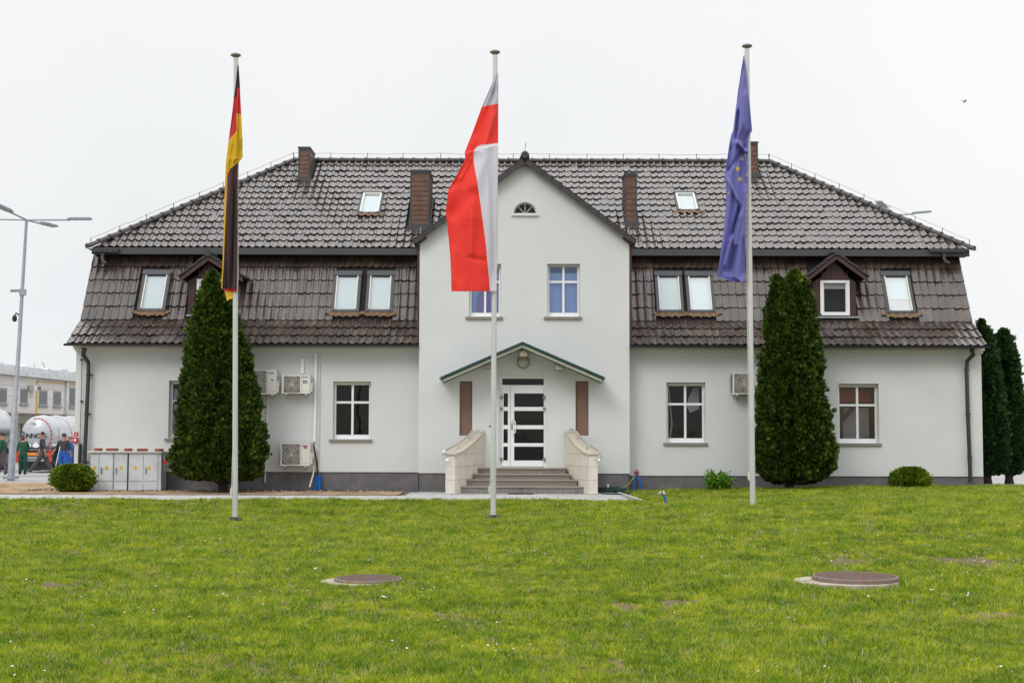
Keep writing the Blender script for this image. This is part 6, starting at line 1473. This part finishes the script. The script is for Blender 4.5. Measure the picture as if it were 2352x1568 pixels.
# a bird in the sky
p = P(2217, 233, 95); t = thing('bird', 'small dark bird gliding in the sky right of the house', 'bird', tuple(p)); b = MB()
b.tube([p + Vector((-.16, 0, -.12)), p + Vector((-.05, 0, -.03)), p + Vector((.06, 0, .04)), p + Vector((.12, 0, .07))], [.012, .04, .035, .008], 8); b.build('body', 'black_plastic', t, smooth=True)
for s in (-1, 1):
    b = MB(); q = p + Vector((0, 0, .0)); b.prism([q + Vector((-.05, 0, 0)), q + Vector((-.10, s * .2, .06)), q + Vector((-.22 if s > 0 else -.02, s * .35, .16 if s > 0 else -.08)), q + Vector((.05, s * .1, .03))], (0, 0, .012)); b.build('wing', 'black_plastic', t)

# ------------------------------------------------------------------ grass
def clump(k, nb, hmin, hmax, spread, wd, seed, m='grass_blade'):
    r_ = random.Random(seed); v = []; f = []
    for i in range(nb):
        a = r_.uniform(0, 6.28); x, y = r_.gauss(0, spread), r_.gauss(0, spread); h = r_.uniform(hmin, hmax); ln = r_.uniform(.1, .9) * h; da = r_.uniform(0, 6.28); w_ = wd * r_.uniform(.7, 1.3)
        c, s = math.cos(a) * w_ / 2, math.sin(a) * w_ / 2; tx, ty = math.cos(da) * ln, math.sin(da) * ln; o = len(v)
        v += [(x - c, y - s, -.005), (x + c, y + s, -.005), (x + tx * .35 + c * .8, y + ty * .35 + s * .8, h * .6), (x + tx * .35 - c * .8, y + ty * .35 - s * .8, h * .6), (x + tx, y + ty, h)]
        f += [(o, o + 1, o + 2, o + 3), (o + 3, o + 2, o + 4)]
    me = bpy.data.meshes.new('grass_tuft_%d' % k); me.from_pydata(v, [], f); me.materials.append(MATS[m]); me.polygons.foreach_set('use_smooth', [True] * len(f)); return bpy.data.objects.new('grass_tuft', me)
def scatter(name, label, pts, scl, rot, objs, idx):
    me = bpy.data.meshes.new(name); n = len(pts); me.vertices.add(n); me.vertices.foreach_set('co', np.asarray(pts, float).ravel())
    for nm, ty, arr in (('scl', 'FLOAT_VECTOR', np.asarray(scl, float)), ('rot', 'FLOAT_VECTOR', np.asarray(rot, float)), ('pick', 'INT', np.asarray(idx, np.int32))):
        at = me.attributes.new(nm, ty, 'POINT'); at.data.foreach_set('vector' if ty == 'FLOAT_VECTOR' else 'value', arr.ravel())
    o = bpy.data.objects.new(name, me); COL.objects.link(o); o['kind'] = 'stuff'; o['label'] = label
    cl = bpy.data.collections.new(name + '_kit')
    for q in objs: cl.objects.link(q)
    ng = bpy.data.node_groups.new(name, 'GeometryNodeTree'); ng.interface.new_socket('Geometry', in_out='INPUT', socket_type='NodeSocketGeometry'); ng.interface.new_socket('Geometry', in_out='OUTPUT', socket_type='NodeSocketGeometry')
    N = ng.nodes.new; gi, go = N('NodeGroupInput'), N('NodeGroupOutput'); ip = N('GeometryNodeInstanceOnPoints'); ci = N('GeometryNodeCollectionInfo'); ci.inputs[0].default_value = cl; ci.inputs['Separate Children'].default_value = True; ci.inputs['Reset Children'].default_value = True
    ip.inputs['Pick Instance'].default_value = True
    def at(nm, dt): q = N('GeometryNodeInputNamedAttribute'); q.data_type = dt; q.inputs[0].default_value = nm; return q.outputs[0]
    e2r = N('FunctionNodeEulerToRotation'); lk = ng.links.new
    lk(gi.outputs[0], ip.inputs['Points']); lk(ci.outputs[0], ip.inputs['Instance']); lk(at('pick', 'INT'), ip.inputs['Instance Index']); lk(at('rot', 'FLOAT_VECTOR'), e2r.inputs[0]); lk(e2r.outputs[0], ip.inputs['Rotation']); lk(at('scl', 'FLOAT_VECTOR'), ip.inputs['Scale']); lk(ip.outputs[0], go.inputs[0])
    md = o.modifiers.new('scatter', 'NODES'); md.node_group = ng; return o
gzv = np.vectorize(ground_z)
def patchy(x, y): return np.sin(x * 1.3 + 2 * np.sin(y * .45)) * np.sin(y * .62 + 1.5 * np.sin(x * .8)) + .5 * np.sin(x * 3.1 + y * 1.2) * np.sin(y * 2.3 - x * .7) + .3 * np.sin(x * 7.1 + 3) * np.sin(y * 5.3)
BARE = [(X(2222, 17.5, 1291), None, 0, .32)]
pb = []
for cx_, cy_, r_ in ((2225, 1291, .42), (1445, 1395, .22), (1560, 1385, .2), (1475, 1172, .35), (2300, 1155, .4), (120, 1345, .2), (1935, 1290, .25), (1835, 1440, .15)):
    Y = 15
    for _ in range(8): q = P(cx_, cy_, Y); Y = Y * (CAM_H - ground_z(q.x, Y)) / (CAM_H - q.z)
    pb.append((P(cx_, cy_, Y).x, Y, r_))
allp = []; POLE_X = [X(540, PY, 1190), X(1133, PY, 1184), X(1729, PY, 1150)]
def zone(y0, y1, dens, s0, s1, sel, margin=1.18):
    ar = .5 * (y0 + y1) * .7237 * margin * (y1 - y0); n = int(ar * dens); y = np.sqrt(rng.uniform(y0 * y0, y1 * y1, n)); x = rng.uniform(-.5, .5, n) * y * .7237 * margin
    pc = patchy(x, y); keep = rng.random(n) < np.clip(.85 + .35 * pc + .5 * np.sin(x * 17 + 3 * np.sin(y * 5)) * np.sin(y * 13 + 2 * np.sin(x * 7)), .25, 1)
    ok = (y < PATH_Y0 - .07) | ((x > EDGE_X + .03) & (y > PATH_Y0 + .1) & (y < F - .12))
    for mx_, my_, mr in MH: 
        d = np.hypot(x - mx_, (y - my_) * np.where(y < my_, 1.12, 1.0)); ok &= d > mr * (1.0 + .06 * np.sin(np.arctan2(y - my_, x - mx_) * 9)); 
    for bx in POLE_X: ok &= np.hypot(x - bx, y - PY) > .16
    for bx, by, br in pb: d = np.hypot(x - bx, (y - by) * .8); ok &= (rng.random(n) < np.clip((d / br / 1.45 * (1 + .35 * np.sin(np.arctan2(y - by, x - bx) * 5 + bx))) ** 3 * .8, .02, 1))
    keep &= ok; x, y, pc = x[keep], y[keep], pc[keep]; n = len(x)
    s = rng.uniform(s0, s1, n) * (1 + .22 * pc); z = gzv(x, y)
    allp.append((np.stack([x, y, z], 1), np.stack([s * rng.uniform(.9, 1.3, n), s * rng.uniform(.9, 1.3, n), s * rng.uniform(.7, 1.25, n)], 1), np.stack([rng.normal(0, .12, n), rng.normal(0, .12, n), rng.uniform(0, 6.28, n)], 1), rng.choice(sel, n, p=[.28, .27, .21, .16, .08])))
zone(7.8, 13, 1500, .5, .9, [0, 1, 2, 3, 4]); zone(13, 20, 900, .6, 1.0, [0, 1, 2, 3, 4]); zone(20, 29, 480, .75, 1.2, [0, 1, 2, 3, 4]); zone(29, 38.6, 330, .8, 1.2, [0, 1, 2, 3, 4])
kit = [clump(0, 14, .03, .065, .032, .0075, 1), clump(1, 13, .025, .05, .04, .009, 2), clump(2, 11, .035, .085, .03, .007, 3), clump(3, 12, .012, .03, .03, .016, 4), clump(4, 9, .03, .075, .045, .006, 5, 'dry_blade')]
cat_ = lambda k: np.concatenate([a[k] for a in allp])
scatter('grass', 'green lawn grass with paler and drier patches in front of the house', cat_(0), cat_(1), cat_(2), kit, cat_(3)); print('tufts', len(cat_(0)))
# daisies and dandelions
def flower(m1, seed, r):
    b = MB(); n = 7; b.add([(0, 0, .055)] + [(r * math.cos(k * 2 * math.pi / n), r * math.sin(k * 2 * math.pi / n), .05) for k in range(n)], [(0, 1 + k, 1 + (k + 1) % n) for k in range(n)]); b.tube([(0, 0, 0), (0, 0, .05)], .0015, 4, mi=1)
    me = bpy.data.meshes.new('flower'); me.from_pydata(b.v, [], b.f); me.materials.append(MATS[m1]); me.materials.append(MATS['grass_blade']); me.polygons.foreach_set('material_index', b.m); return bpy.data.objects.new('flower', me)
n = 3600; y = np.sqrt(rng.uniform(81, 32.5 ** 2, n)); x = rng.uniform(-.5, .5, n) * y * .85; kp = patchy(x * 1.7 + 3, y * 1.4) > .35
for mx_, my_, mr in MH: kp &= np.hypot(x - mx_, y - my_) > mr * 1.2
if 1:  x, y = x[kp], y[kp]; n = len(x)
s = rng.uniform(.6, 1.15, n)
scatter('daisies', 'small white and yellow flowers scattered in the lawn', np.stack([x, y, gzv(x, y)], 1), np.stack([s, s, s], 1), np.stack([rng.normal(0, .3, n), rng.normal(0, .3, n), rng.uniform(0, 6, n)], 1), [flower('white_print', 1, .011), flower('yellow_print', 2, .013)], (rng.random(n) < .12).astype(int))
# stones and crumbs on the bare soil along the wall
n = 900; x = np.concatenate([rng.uniform(-13, -3, 700), rng.uniform(3.6, 12, 200)]); y = np.concatenate([38.5 - np.abs(rng.normal(0, .35, 700)), 38.5 - np.abs(rng.normal(0, .08, 200))])
def pebble(sd):
    bm_ = bmesh.new(); bmesh.ops.create_icosphere(bm_, subdivisions=1, radius=.02); r_ = random.Random(sd)
    for v in bm_.verts: v.co *= r_.uniform(.6, 1.3)
    me = bpy.data.meshes.new('pebble'); bm_.to_mesh(me); bm_.free(); me.materials.append(MATS['ac_dark' if sd == 1 else 'kerb']); return bpy.data.objects.new('pebble', me)
s = rng.uniform(.5, 2.0, n); scatter('pebbles', 'dark and pale crumbs of earth and gravel along the foot of the house', np.stack([x, y, gzv(x, y) + .005], 1), np.stack([s, s, s * .7], 1), np.stack([x * 0, y * 0, rng.uniform(0, 6, n)], 1), [pebble(1), pebble(2)], (rng.random(n) < .2).astype(int))
